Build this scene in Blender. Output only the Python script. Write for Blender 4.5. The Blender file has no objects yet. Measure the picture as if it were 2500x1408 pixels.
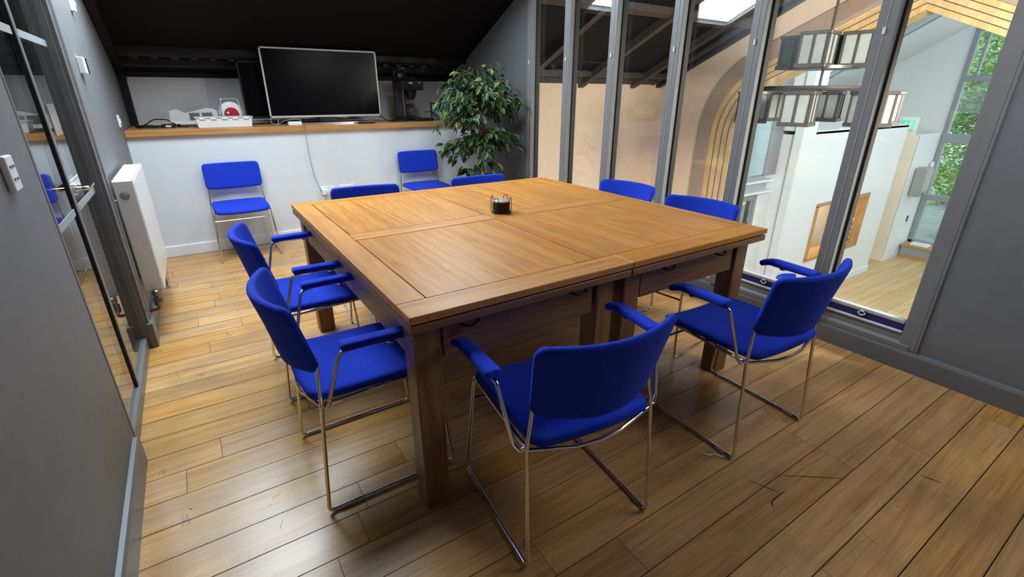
import bpy, bmesh, math, random
from mathutils import Vector, Matrix
random.seed(7)
S = bpy.context.scene
C = S.collection
PI = math.pi

# ------------------------------------------------------------------ camera
cam = bpy.data.cameras.new('camera')
camo = bpy.data.objects.new('camera', cam); C.objects.link(camo)
cam.sensor_width = 36.0; cam.lens = 1161.0/2500.0*36.0; cam.clip_start = 0.02; cam.clip_end = 300
right = Vector((0.83752, -0.54640, 0.00101)); up = Vector((0.20578, 0.31714, 0.92578)); fwd = Vector((0.50617, 0.77515, -0.37805))
m = Matrix.Identity(4)
for i in range(3):
    m[i][0] = right[i]; m[i][1] = up[i]; m[i][2] = -fwd[i]
m[0][3], m[1][3], m[2][3] = 0.0, 0.0, 1.36
camo.matrix_world = m
S.camera = camo
S.view_settings.view_transform = 'Standard'; S.view_settings.look = 'None'
S.view_settings.exposure = 0.25; S.view_settings.gamma = 1.0
S.view_settings.use_curve_mapping = False

# ------------------------------------------------------------------ world and large lights
w = bpy.data.worlds.new('sky'); S.world = w; w.use_nodes = True
wb = w.node_tree.nodes['Background']
wb.inputs[0].default_value = (0.78, 0.90, 1.0, 1); wb.inputs[1].default_value = 2.2

def area(name, loc, direction, sx, sy, power, col, spread=PI):
    l = bpy.data.lights.new(name, 'AREA'); l.shape = 'RECTANGLE'; l.size = sx; l.size_y = sy
    l.energy = power; l.color = col; l.spread = spread
    o = bpy.data.objects.new(name, l); C.objects.link(o); o.location = loc
    o.rotation_euler = Vector(direction).to_track_quat('-Z', 'Y').to_euler()
    return o
RS, RE, RZ = 0.458, 5.95, 1.54            # roof slope, eave line, eave height
RIDGE = 2.5
def roofz(y): return RZ + RS*(RE-y) if y >= RIDGE else RZ + RS*(RE-(2*RIDGE-y))
SKY = [(-0.40, 0.68), (1.62, 2.16)]; SKY_Y = (2.80, 4.54)
NDOWN = Vector((0, -RS, -1)).normalized()
DAY = (0.80, 0.92, 1.0)
for x0, x1 in SKY:                        # daylight in the two roof windows of the room
    y = sum(SKY_Y)/2
    area('skylight_daylight', (( x0+x1)/2, y, roofz(y)+0.035), NDOWN, x1-x0-.12, 1.75, 80*(x1-x0)/1.06, DAY)
area('front_fill_light', (2.2, 0.15, roofz(0.15)-0.03), Vector((-.25, RS, -1)), 1.0, 1.0, 17, (0.95, 0.97, 1.0))  # added fill under the closed roof, brightens the near floor and left wall
area('void_fill_light', (4.1, 0.05, roofz(0.05)-0.03), Vector((1.0, .75, -.7)), 1.4, 1.2, 620, (1.0, 0.95, 0.88))  # unseen fill added for the peach walls; the roof has no opening here
area('hall_fill_light', (11.0, 1.0, 2.9), Vector((.7, .5, -1)), 6.0, 2.5, 80, DAY)  # added fill panel inside the hall, apart from its roof light
area('hall_front_fill_light', (12.5, -0.85, 0.2), Vector((0.2, 1, 0.9)), 6.0, 3.0, 185, DAY)  # unseen fill before the solid front wall, added to lift the hall ceiling

# ------------------------------------------------------------------ helpers
def tag(o, label=None, cat=None, group=None, kind=None):
    if label: o['label'] = label
    if cat: o['category'] = cat
    if group: o['group'] = group
    if kind: o['kind'] = kind
    return o
def thing(name, label, cat, loc=(0, 0, 0), rotz=0.0, group=None):
    o = bpy.data.objects.new(name, None); C.objects.link(o)
    o.empty_display_size = 0.1; o.location = loc; o.rotation_euler = (0, 0, rotz)
    return tag(o, label, cat, group)
def obj(name, bm, mat, parent=None, smooth=None, loc=None):
    me = bpy.data.meshes.new(name)
    bmesh.ops.recalc_face_normals(bm, faces=bm.faces[:])
    bm.to_mesh(me); bm.free()
    if smooth:
        me.polygons.foreach_set('use_smooth', [True]*len(me.polygons))
        me.set_sharp_from_angle(angle=math.radians(smooth))
    me.materials.append(mat)
    o = bpy.data.objects.new(name, me); C.objects.link(o)
    if parent: o.parent = parent
    if loc: o.location = loc
    return o
def struct(name, bm, mat, parent=None, smooth=None, label=None):
    o = obj(name, bm, mat, parent, smooth)
    if not parent: o['kind'] = 'structure'
    if label: o['label'] = label
    return o
def copy_tree(o, parent=None):
    c = o.copy(); C.objects.link(c); c.parent = parent
    for ch in list(o.children): copy_tree(ch, c)
    return c
def NB(): return bmesh.new()
def hexa(bm, p, bev=0, seg=1):
    """8 corners, bottom ring then top ring"""
    t = bmesh.new() if bev else bm
    v = [t.verts.new(q) for q in p]
    fs = [(3, 2, 1, 0), (4, 5, 6, 7), (0, 1, 5, 4), (1, 2, 6, 5), (2, 3, 7, 6), (3, 0, 4, 7)]
    for f in fs: t.faces.new([v[i] for i in f])
    if bev:
        bmesh.ops.bevel(t, geom=t.edges[:], offset=bev, segments=seg, affect='EDGES', profile=0.5)
        merge(bm, t)
    return bm
def merge(bm, t):
    idx = {}
    for v in t.verts: idx[v] = bm.verts.new(v.co)
    for f in t.faces: bm.faces.new([idx[v] for v in f.verts])
    t.free()
def box(x0, x1, y0, y1, z0, z1, bev=0, bm=None, seg=1):
    bm = bm or bmesh.new()
    return hexa(bm, [(x0, y0, z0), (x1, y0, z0), (x1, y1, z0), (x0, y1, z0), (x0, y0, z1), (x1, y0, z1), (x1, y1, z1), (x0, y1, z1)], bev, seg)
def prism(poly, axis, a, b, bm=None):
    """extrude a 2D polygon along an axis; axis 0: poly=(y,z); 1: (x,z); 2: (x,y)"""
    bm = bm or bmesh.new()
    def P(q, t): return {0: (t, q[0], q[1]), 1: (q[0], t, q[1]), 2: (q[0], q[1], t)}[axis]
    A = [bm.verts.new(P(q, a)) for q in poly]; B = [bm.verts.new(P(q, b)) for q in poly]
    n = len(poly)
    bm.faces.new(A[::-1]); bm.faces.new(B)
    for i in range(n): bm.faces.new((A[i], A[(i+1) % n], B[(i+1) % n], B[i]))
    return bm
def fillet(pts, r, n=5):
    pts = [Vector(p) for p in pts]; out = [pts[0]]
    for i in range(1, len(pts)-1):
        a, b, c = pts[i-1], pts[i], pts[i+1]
        u = (a-b); v = (c-b); lu, lv = u.length, v.length; u.normalize(); v.normalize()
        ang = u.angle(v, PI)
        if ang > PI-0.05: out.append(b); continue
        t = min(r/math.tan(ang/2), lu*.48, lv*.48)
        p0 = b+u*t; p1 = b+v*t
        for k in range(n+1):
            s = k/n; out.append((1-s)**2*p0+2*s*(1-s)*b+s*s*p1)
    out.append(pts[-1]); return out
def tube(path, r, seg=8, bm=None, closed=False, r2=None):
    bm = bm or bmesh.new(); path = [Vector(p) for p in path]; n = len(path)
    rings = []; nrm = None
    for i, p in enumerate(path):
        if closed: t = path[(i+1) % n]-path[i-1]
        else: t = path[min(i+1, n-1)]-path[max(i-1, 0)]
        t.normalize()
        if nrm is None:
            nrm = t.orthogonal().normalized()
        else:
            nrm = (nrm-t*nrm.dot(t)); 
            nrm = nrm.normalized() if nrm.length > 1e-6 else t.orthogonal().normalized()
        bn = t.cross(nrm)
        rr = r if r2 is None else r+(r2-r)*i/(n-1)
        rings.append([bm.verts.new(p+rr*(math.cos(2*PI*k/seg)*nrm+math.sin(2*PI*k/seg)*bn)) for k in range(seg)])
    for i in range(n if closed else n-1):
        A, B = rings[i], rings[(i+1) % n]
        for k in range(seg): bm.faces.new((A[k], A[(k+1) % seg], B[(k+1) % seg], B[k]))
    if not closed:
        bm.faces.new(rings[0][::-1]); bm.faces.new(rings[-1])
    return bm
def lathe(prof, seg=24, bm=None, c=(0, 0, 0), axis=2):
    bm = bm or bmesh.new(); rings = []
    def P(x, y, z):
        if axis == 2: q = (x, y, z)
        elif axis == 1: q = (x, z, y)
        else: q = (z, x, y)
        return (q[0]+c[0], q[1]+c[1], q[2]+c[2])
    for r, z in prof:
        if r < 1e-6: rings.append([bm.verts.new(P(0, 0, z))])
        else: rings.append([bm.verts.new(P(r*math.cos(2*PI*k/seg), r*math.sin(2*PI*k/seg), z)) for k in range(seg)])
    for A, B in zip(rings, rings[1:]):
        for k in range(seg):
            if len(A) == 1 and len(B) == 1: continue
            if len(A) == 1: bm.faces.new((A[0], B[(k+1) % seg], B[k]))
            elif len(B) == 1: bm.faces.new((A[k], A[(k+1) % seg], B[0]))
            else: bm.faces.new((A[k], A[(k+1) % seg], B[(k+1) % seg], B[k]))
    return bm
def cushion(Sf, a, b, r, th, nu=18, e=0.012):
    """upholstered pad over the mid surface Sf(x,y), half sizes a,b, corner radius r"""
    bm = bmesh.new()
    vs = []
    for k in range(7): vs.append(-b+r*(1-math.cos(k/6*PI/2)))
    nm = 9
    for k in range(1, nm): vs.append(-b+r+(2*b-2*r)*k/nm)
    for k in range(7): vs.append(b-r+r*math.sin(k/6*PI/2))
    us = [-math.cos(PI*k/nu) for k in range(nu+1)]
    def half(v):
        d = abs(v)-(b-r)
        return a if d <= 0 else a-r+math.sqrt(max(r*r-d*d, 0))
    def h(x, y):
        d = min(b-abs(y), half(y)-abs(x)); d = max(0, min(1, d/e))
        return th/2*math.sqrt(max(0, 1-(1-d)**2))
    T, B = [], []
    for j, v in enumerate(vs):
        hw = half(v); rt, rb = [], []
        for i, u in enumerate(us):
            x = u*hw; p = Vector(Sf(x, v))
            edge = i in (0, nu) or j in (0, len(vs)-1)
            if edge:
                q = bm.verts.new(p); rt.append(q); rb.append(q)
            else:
                du = Vector(Sf(x+.002, v))-Vector(Sf(x-.002, v)); dv = Vector(Sf(x, v+.002))-Vector(Sf(x, v-.002))
                n = du.cross(dv).normalized(); hh = max(h(x, v), th*.12)
                rt.append(bm.verts.new(p+n*hh)); rb.append(bm.verts.new(p-n*hh))
        T.append(rt); B.append(rb)
    for j in range(len(vs)-1):
        for i in range(nu):
            for G, s in ((T, 1), (B, -1)):
                f = [G[j][i], G[j][i+1], G[j+1][i+1], G[j+1][i]]
                if s < 0: f = f[::-1]
                try: bm.faces.new(f)
                except ValueError: pass
    return bm

# ------------------------------------------------------------------ materials
def new_mat(name):
    mt = bpy.data.materials.new(name); mt.use_nodes = True
    return mt, mt.node_tree.nodes, mt.node_tree.links, mt.node_tree.nodes['Principled BSDF']
def rgb(*c): return (c[0], c[1], c[2], 1)
def s2l(r, g, b):
    f = lambda v: ((v/255+.055)/1.055)**2.4 if v > 10 else v/255/12.92
    return (f(r), f(g), f(b), 1)
def paint(name, col, rough=.6, var=.06, bump=.05, scale=14, metal=0, spec=.5, coat=0):
    """plain finish with a faint mottling and fine relief"""
    mt, N, L, B = new_mat(name)
    tc = N.new('ShaderNodeNewGeometry')
    no = N.new('ShaderNodeTexNoise'); no.inputs['Scale'].default_value = scale; no.inputs['Detail'].default_value = 4
    L.new(tc.outputs['Position'], no.inputs['Vector'])
    rp = N.new('ShaderNodeValToRGB')
    rp.color_ramp.elements[0].position = .3; rp.color_ramp.elements[1].position = .7
    rp.color_ramp.elements[0].color = rgb(*[c*(1-var) for c in col[:3]]); rp.color_ramp.elements[1].color = rgb(*[min(1, c*(1+var)) for c in col[:3]])
    L.new(no.outputs['Fac'], rp.inputs['Fac']); L.new(rp.outputs['Color'], B.inputs['Base Color'])
    B.inputs['Roughness'].default_value = rough; B.inputs['Metallic'].default_value = metal
    B.inputs['Specular IOR Level'].default_value = spec; B.inputs['Coat Weight'].default_value = coat
    if bump:
        n2 = N.new('ShaderNodeTexNoise'); n2.inputs['Scale'].default_value = scale*22; n2.inputs['Detail'].default_value = 2
        L.new(tc.outputs['Position'], n2.inputs['Vector'])
        bp = N.new('ShaderNodeBump'); bp.inputs['Strength'].default_value = bump; bp.inputs['Distance'].default_value = .002
        L.new(n2.outputs['Fac'], bp.inputs['Height']); L.new(bp.outputs['Normal'], B.inputs['Normal'])
    return mt
def wood(name, cols, axis='X', freq=9, stretch=.07, rough=(.25, .45), rand=1.0, fine=.35, wear=None, scratch=False, bump=.12, worldscale=1.0, val=.35, rings=13, ringw=.26, sat=.12, streak=0, spec=.5):
    mt, N, L, B = new_mat(name)
    g = N.new('ShaderNodeNewGeometry'); oi = N.new('ShaderNodeObjectInfo')
    mul = N.new('ShaderNodeVectorMath'); mul.operation = 'SCALE'; mul.inputs[0].default_value = (7.3, 13.1, 5.7)
    L.new(oi.outputs['Random'], mul.inputs['Scale'])
    add = N.new('ShaderNodeVectorMath'); add.operation = 'ADD'
    L.new(g.outputs['Position'], add.inputs[0]); L.new(mul.outputs[0], add.inputs[1])
    mp = N.new('ShaderNodeMapping')
    sc = [1, 1, 1]; sc['XYZ'.index(axis)] = stretch
    mp.inputs['Scale'].default_value = [s*worldscale for s in sc]
    L.new(add.outputs[0], mp.inputs['Vector'])
    n1 = N.new('ShaderNodeTexNoise'); n1.inputs['Scale'].default_value = freq; n1.inputs['Detail'].default_value = 3; n1.inputs['Distortion'].default_value = .6
    L.new(mp.outputs[0], n1.inputs['Vector'])
    # growth rings: fold the broad noise several times
    mm = N.new('ShaderNodeMath'); mm.operation = 'MULTIPLY'; mm.inputs[1].default_value = rings
    L.new(n1.outputs['Fac'], mm.inputs[0])
    pp = N.new('ShaderNodeMath'); pp.operation = 'PINGPONG'; pp.inputs[1].default_value = 1
    L.new(mm.outputs[0], pp.inputs[0])
    n2 = N.new('ShaderNodeTexNoise'); n2.inputs['Scale'].default_value = freq*30; n2.inputs['Detail'].default_value = 4
    mpf = N.new('ShaderNodeMapping'); scf = [1, 1, 1]; scf['XYZ'.index(axis)] = stretch*.55; mpf.inputs['Scale'].default_value = scf
    L.new(add.outputs[0], mpf.inputs['Vector']); L.new(mpf.outputs[0], n2.inputs['Vector'])
    mix = N.new('ShaderNodeMath'); mix.operation = 'MULTIPLY_ADD'; mix.inputs[1].default_value = fine*2.0
    L.new(n2.outputs['Fac'], mix.inputs[0])
    sm = N.new('ShaderNodeMath'); sm.operation = 'MULTIPLY'; sm.inputs[1].default_value = ringw
    L.new(pp.outputs[0], sm.inputs[0]); L.new(sm.outputs[0], mix.inputs[2])
    rp = N.new('ShaderNodeValToRGB'); els = rp.color_ramp.elements
    els[0].position = .12; els[1].position = .8
    els[0].color = cols[0]; els[1].color = cols[2]
    e = els.new(.45); e.color = cols[1]
    L.new(mix.outputs[0], rp.inputs['Fac'])
    hsv = N.new('ShaderNodeHueSaturation')
    L.new(rp.outputs['Color'], hsv.inputs['Color'])
    mr = N.new('ShaderNodeMapRange'); mr.inputs['To Min'].default_value = 1-val*rand; mr.inputs['To Max'].default_value = 1+val*rand
    L.new(oi.outputs['Random'], mr.inputs['Value']); L.new(mr.outputs[0], hsv.inputs['Value'])
    ms = N.new('ShaderNodeMath'); ms.operation = 'MULTIPLY'; ms.inputs[1].default_value = 37.7
    fr = N.new('ShaderNodeMath'); fr.operation = 'FRACT'
    L.new(oi.outputs['Random'], ms.inputs[0]); L.new(ms.outputs[0], fr.inputs[0])
    m2 = N.new('ShaderNodeMapRange'); m2.inputs['To Min'].default_value = 1-sat*rand; m2.inputs['To Max'].default_value = 1+sat*rand
    L.new(fr.outputs[0], m2.inputs['Value']); L.new(m2.outputs[0], hsv.inputs['Saturation'])
    out = hsv.outputs['Color']
    if streak:
        n3 = N.new('ShaderNodeTexNoise'); n3.inputs['Scale'].default_value = freq*9; n3.inputs['Detail'].default_value = 5; n3.inputs['Roughness'].default_value = .65
        L.new(mp.outputs[0], n3.inputs['Vector'])
        r3 = N.new('ShaderNodeMapRange'); r3.inputs['From Min'].default_value = .56; r3.inputs['From Max'].default_value = .72; r3.inputs['To Max'].default_value = streak
        L.new(n3.outputs['Fac'], r3.inputs['Value'])
        x3 = N.new('ShaderNodeMix'); x3.data_type = 'RGBA'; L.new(r3.outputs[0], x3.inputs[0]); L.new(out, x3.inputs[6]); x3.inputs[7].default_value = s2l(84, 56, 32)
        out = x3.outputs[2]
    if wear:
        nw = N.new('ShaderNodeTexNoise'); nw.inputs['Scale'].default_value = 2.6; nw.inputs['Detail'].default_value = 5
        L.new(g.outputs['Position'], nw.inputs['Vector'])
        r2 = N.new('ShaderNodeMapRange'); r2.inputs['From Min'].default_value = .48; r2.inputs['From Max'].default_value = .68; r2.inputs['To Max'].default_value = .45
        L.new(nw.outputs['Fac'], r2.inputs['Value'])
        mx = N.new('ShaderNodeMix'); mx.data_type = 'RGBA'
        L.new(r2.outputs[0], mx.inputs[0]); L.new(out, mx.inputs[6]); mx.inputs[7].default_value = wear
        out = mx.outputs[2]
    if scratch:
        for ang, sc2, th in ((.5, 2.2, .985), (-.9, 3.1, .988), (1.4, 2.6, .987)):
            mp2 = N.new('ShaderNodeMapping'); mp2.inputs['Rotation'].default_value = (0, 0, ang); mp2.inputs['Scale'].default_value = (sc2, sc2*.12, 1)
            L.new(g.outputs['Position'], mp2.inputs['Vector'])
            vo = N.new('ShaderNodeTexVoronoi'); vo.feature = 'DISTANCE_TO_EDGE'; vo.inputs['Scale'].default_value = 3
            nz = N.new('ShaderNodeTexNoise'); nz.inputs['Scale'].default_value = 5
            L.new(g.outputs['Position'], nz.inputs['Vector'])
            L.new(mp2.outputs[0], vo.inputs['Vector'])
            lt = N.new('ShaderNodeMath'); lt.operation = 'LESS_THAN'; lt.inputs[1].default_value = .006
            L.new(vo.outputs['Distance'], lt.inputs[0])
            g2 = N.new('ShaderNodeMath'); g2.operation = 'GREATER_THAN'; g2.inputs[1].default_value = .66
            L.new(nz.outputs['Fac'], g2.inputs[0])
            mu = N.new('ShaderNodeMath'); mu.operation = 'MULTIPLY'; L.new(lt.outputs[0], mu.inputs[0]); L.new(g2.outputs[0], mu.inputs[1])
            m3 = N.new('ShaderNodeMath'); m3.operation = 'MULTIPLY'; m3.inputs[1].default_value = .4; L.new(mu.outputs[0], m3.inputs[0])
            mx = N.new('ShaderNodeMix'); mx.data_type = 'RGBA'
            L.new(m3.outputs[0], mx.inputs[0]); L.new(out, mx.inputs[6]); mx.inputs[7].default_value = (.06, .035, .02, 1)
            out = mx.outputs[2]
    L.new(out, B.inputs['Base Color']); B.inputs['Specular IOR Level'].default_value = spec
    rr = N.new('ShaderNodeMapRange'); rr.inputs['To Min'].default_value = rough[0]; rr.inputs['To Max'].default_value = rough[1]
    L.new(n1.outputs['Fac'], rr.inputs['Value']); L.new(rr.outputs[0], B.inputs['Roughness'])
    bp = N.new('ShaderNodeBump'); bp.inputs['Strength'].default_value = bump; bp.inputs['Distance'].default_value = .001
    L.new(n2.outputs['Fac'], bp.inputs['Height']); L.new(bp.outputs['Normal'], B.inputs['Normal'])
    return mt
def glass_mat(name, tint=(.93, .97, .96), rough=0.0, strength=1.0):
    mt, N, L, B = new_mat(name); N.remove(B)
    out = N['Material Output']
    tr = N.new('ShaderNodeBsdfTransparent'); tr.inputs[0].default_value = rgb(*tint)
    gl = N.new('ShaderNodeBsdfGlossy'); gl.inputs['Roughness'].default_value = rough; gl.inputs['Color'].default_value = (1, 1, 1, 1)
    lw = N.new('ShaderNodeLayerWeight'); lw.inputs['Blend'].default_value = .5
    po = N.new('ShaderNodeMath'); po.operation = 'POWER'; po.inputs[1].default_value = 5
    L.new(lw.outputs['Facing'], po.inputs[0])
    ma = N.new('ShaderNodeMath'); ma.operation = 'MULTIPLY_ADD'; ma.inputs[1].default_value = .96*strength; ma.inputs[2].default_value = .04*strength
    L.new(po.outputs[0], ma.inputs[0])
    mx = N.new('ShaderNodeMixShader'); L.new(ma.outputs[0], mx.inputs[0]); L.new(tr.outputs[0], mx.inputs[1]); L.new(gl.outputs[0], mx.inputs[2])
    L.new(mx.outputs[0], out.inputs[0])
    return mt
def fabric(name, col):
    mt, N, L, B = new_mat(name)
    g = N.new('ShaderNodeTexCoord')
    wv = N.new('ShaderNodeTexNoise'); wv.inputs['Scale'].default_value = 420; wv.inputs['Detail'].default_value = 2
    L.new(g.outputs['Object'], wv.inputs['Vector'])
    rp = N.new('ShaderNodeValToRGB'); rp.color_ramp.elements[0].position = .3; rp.color_ramp.elements[1].position = .72
    rp.color_ramp.elements[0].color = rgb(*[c*.7 for c in col]); rp.color_ramp.elements[1].color = rgb(*[min(1, c*1.25) for c in col])
    L.new(wv.outputs['Fac'], rp.inputs['Fac']); L.new(rp.outputs['Color'], B.inputs['Base Color'])
    B.inputs['Roughness'].default_value = .95; B.inputs['Specular IOR Level'].default_value = .15
    B.inputs['Sheen Weight'].default_value = .12; B.inputs['Sheen Tint'].default_value = rgb(.25, .35, 1)
    bp = N.new('ShaderNodeBump'); bp.inputs['Strength'].default_value = .35; bp.inputs['Distance'].default_value = .001
    L.new(wv.outputs['Fac'], bp.inputs['Height']); L.new(bp.outputs['Normal'], B.inputs['Normal'])
    return mt

M = {}
M['grey'] = paint('grey_wall_paint', (.158, .160, .170), .55, .05, .06)
M['trimgrey'] = paint('grey_gloss_trim', (.15, .153, .163), .38, .04, .02)
M['mullion'] = paint('grey_frame_metal', (.19, .19, .195), .4, .04, .02)
M['white'] = paint('white_wall_paint', (.68, .71, .75), .6, .02, .04)
M['upwhite'] = paint('offwhite_wall_paint', (.84, .84, .86), .7, .02, .03)
M['skirt'] = paint('white_gloss_trim', (.80, .82, .84), .35, .02, .0)
M['cream'] = paint('peach_wall_paint', (.70, .49, .345), .7, .03, .03)
M['hallwhite'] = paint('hall_white_paint', (.79, .79, .78), .7, .015, .02)
M['hallcream'] = paint('hall_cream_paint', (.86, .74, .58), .7, .02, .02)
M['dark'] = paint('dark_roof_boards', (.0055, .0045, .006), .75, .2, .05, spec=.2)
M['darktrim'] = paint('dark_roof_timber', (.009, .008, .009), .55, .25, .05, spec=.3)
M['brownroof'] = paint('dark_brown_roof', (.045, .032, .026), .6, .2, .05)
M['floor'] = wood('oak_floor', [s2l(142, 99, 54), s2l(190, 142, 86), s2l(212, 167, 108)], 'X', 7, .05, (.2, .36), 1.0, .38, s2l(132, 112, 84), True, .08, val=.10, sat=.08, streak=.4)
M['block'] = paint('dark_block', (.028, .028, .03), .5, .1, 0)
M['groove'] = paint('groove_shadow_gap', (.16, .10, .06), .8, .1, 0)
M['gap'] = paint('dark_joint', (.03, .02, .012), .9, .1, 0)
M['hallfloor'] = wood('hall_oak_floor', [s2l(190, 150, 100), s2l(214, 176, 126), s2l(226, 194, 146)], 'X', 5, .06, (.3, .5), .6, .3, val=.15)
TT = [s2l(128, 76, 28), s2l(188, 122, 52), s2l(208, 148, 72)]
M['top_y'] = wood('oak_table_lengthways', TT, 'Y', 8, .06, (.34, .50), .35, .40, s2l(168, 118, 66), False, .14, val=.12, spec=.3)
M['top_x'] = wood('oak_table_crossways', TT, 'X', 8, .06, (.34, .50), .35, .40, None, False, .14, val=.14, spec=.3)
LT = [s2l(86, 58, 34), s2l(130, 93, 56), s2l(152, 114, 74)]  # darker than the top: part darker stain, part shade put into the colour
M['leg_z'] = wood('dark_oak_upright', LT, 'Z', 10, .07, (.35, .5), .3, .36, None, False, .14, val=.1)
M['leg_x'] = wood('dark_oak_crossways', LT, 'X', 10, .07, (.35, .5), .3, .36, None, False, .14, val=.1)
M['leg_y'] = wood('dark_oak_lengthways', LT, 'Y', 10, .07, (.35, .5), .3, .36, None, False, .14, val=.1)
M['ledge'] = wood('oak_ledge', [s2l(150, 102, 52), s2l(186, 134, 78), s2l(198, 150, 92)], 'X', 8, .06, (.35, .5), .1, .3, val=.05)
M['arch'] = wood('ash_arch_lining', [s2l(190, 150, 100), s2l(212, 176, 124), s2l(222, 190, 140)], 'Z', 3, .3, (.5, .6), .3, .2, val=.06)
M['archbrown'] = paint('brown_arch_band', (.34, .225, .155), .65, .04, .02)
M['hatchwood'] = wood('oak_hatch_lining', [s2l(160, 112, 62), s2l(190, 140, 84), s2l(204, 158, 100)], 'Z', 5, .2, (.45, .6), .3, .3, val=.08)
M['blue'] = fabric('royal_blue_fabric', (.014, .046, .52))
M['chrome'] = paint('chrome', (.78, .77, .75), .1, .02, 0, metal=1)
M['steel'] = paint('brushed_silver', (.66, .66, .67), .3, .03, 0, metal=1)
M['bezel'] = paint('pale_silver_bezel', (.62, .61, .60), .4, .02, 0, metal=.2)
M['black'] = paint('black_plastic', (.008, .008, .009), .4, .1, .02)
M['iron'] = paint('black_iron', (.012, .011, .011), .45, .1, .05, metal=.3)
M['screen'] = paint('tv_screen', (.0022, .0022, .003), .22, .05, 0, spec=.12)
M['whiteplastic'] = paint('white_plastic', (.78, .79, .80), .35, .02, 0)
M['enamel'] = paint('white_enamel', (.80, .79, .76), .28, .02, 0)
M['greyplastic'] = paint('grey_plastic', (.30, .31, .31), .45, .04, .02)
M['cordgrey'] = paint('grey_cord', (.16, .16, .17), .5, .05, 0)
M['darkgrey'] = paint('dark_grey_plastic', (.06, .06, .062), .45, .05, .02)
M['red'] = paint('red_plastic', (.50, .012, .02), .35, .05, 0)
M['yellow'] = paint('yellow_sticker', (.45, .60, .02), .5, .03, 0)
M['orange'] = paint('orange_plastic', (.7, .16, .03), .45, .03, 0)
M['navy'] = paint('navy_blind_fabric', (.012, .014, .12), .8, .05, .05)
M['bead'] = paint('grey_bead', (.42, .43, .44), .45, .03, 0)
M['filler'] = paint('filler_line', (.19,.19,.20), .5, .1, 0)
M['whitebead'] = paint('white_bead', (.70, .71, .72), .45, .03, 0)
M['glass'] = glass_mat('window_glass')
M['jugglass'] = glass_mat('jug_glass', (.9, .92, .92))
M['sidelight'] = glass_mat('partition_glass', (.78, .85, .86))
M['frost'] = paint('frosted_glass', (.22, .225, .215), .55, .1, .05, scale=9)
M['strip'] = paint('frosted_strip', (.30, .34, .36), .5, .03, 0)
M['bronze'] = paint('bronze_metal', (.10, .085, .075), .4, .1, .03, metal=.6)
M['hallframe'] = paint('grey_window_frame', (.27, .28, .30), .45, .03, 0)
M['bark'] = wood('bark', [s2l(60, 42, 32), s2l(104, 76, 58), s2l(130, 100, 80)], 'Z', 22, .25, (.7, .9), .2, .5, bump=.5, val=.05)
M['soil'] = paint('potting_soil', (.03, .02, .014), .95, .3, .5)
M['pot'] = paint('dark_pot', (.05, .045, .042), .5, .1, .05)
M['photo'] = None
def leaf_mat(name, c0, c1, c2, trans=.0):
    mt, N, L, B = new_mat(name)
    oi = N.new('ShaderNodeObjectInfo'); g = N.new('ShaderNodeNewGeometry')
    ad = N.new('ShaderNodeMath'); ad.operation = 'ADD'; L.new(oi.outputs['Random'], ad.inputs[0]); L.new(g.outputs['Random Per Island'], ad.inputs[1])
    fr = N.new('ShaderNodeMath'); fr.operation = 'FRACT'; L.new(ad.outputs[0], fr.inputs[0])
    rp = N.new('ShaderNodeValToRGB'); rp.color_ramp.elements[0].color = c0; rp.color_ramp.elements[1].color = c2
    e = rp.color_ramp.elements.new(.6); e.color = c1
    L.new(fr.outputs[0], rp.inputs['Fac']); L.new(rp.outputs['Color'], B.inputs['Base Color'])
    B.inputs['Roughness'].default_value = .42
    if trans:
        B.inputs['Subsurface Weight'].default_value = 0
        tr = N.new('ShaderNodeBsdfTranslucent'); L.new(rp.outputs['Color'], tr.inputs['Color'])
        mx = N.new('ShaderNodeMixShader'); mx.inputs[0].default_value = trans
        L.new(B.outputs[0], mx.inputs[1]); L.new(tr.outputs[0], mx.inputs[2]); L.new(mx.outputs[0], N['Material Output'].inputs[0])
    return mt
M['leaf'] = leaf_mat('ficus_leaf', s2l(30, 54, 38), s2l(58, 88, 58), s2l(122, 150, 70))
M['treeleaf'] = leaf_mat('garden_leaf', s2l(96, 136, 76), s2l(150, 186, 100), s2l(214, 230, 140), .45)
mt, N, L, B = new_mat('green_exit_light')
B.inputs['Base Color'].default_value = (.02, .5, .2, 1); B.inputs['Emission Color'].default_value = (.03, .75, .22, 1); B.inputs['Emission Strength'].default_value = 1.0
M['exit'] = mt
mt, N, L, B = new_mat('framed_print')
g = N.new('ShaderNodeTexCoord'); no = N.new('ShaderNodeTexNoise'); no.inputs['Scale'].default_value = 7; no.inputs['Detail'].default_value = 5
L.new(g.outputs['Object'], no.inputs['Vector'])
rp = N.new('ShaderNodeValToRGB'); rp.color_ramp.elements[0].position = .35; rp.color_ramp.elements[1].position = .62
rp.color_ramp.elements[0].color = s2l(60, 72, 90); rp.color_ramp.elements[1].color = s2l(205, 218, 232)
L.new(no.outputs['Fac'], rp.inputs['Fac']); L.new(rp.outputs['Color'], B.inputs['Base Color']); B.inputs['Roughness'].default_value = .15
M['photo'] = mt

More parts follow.
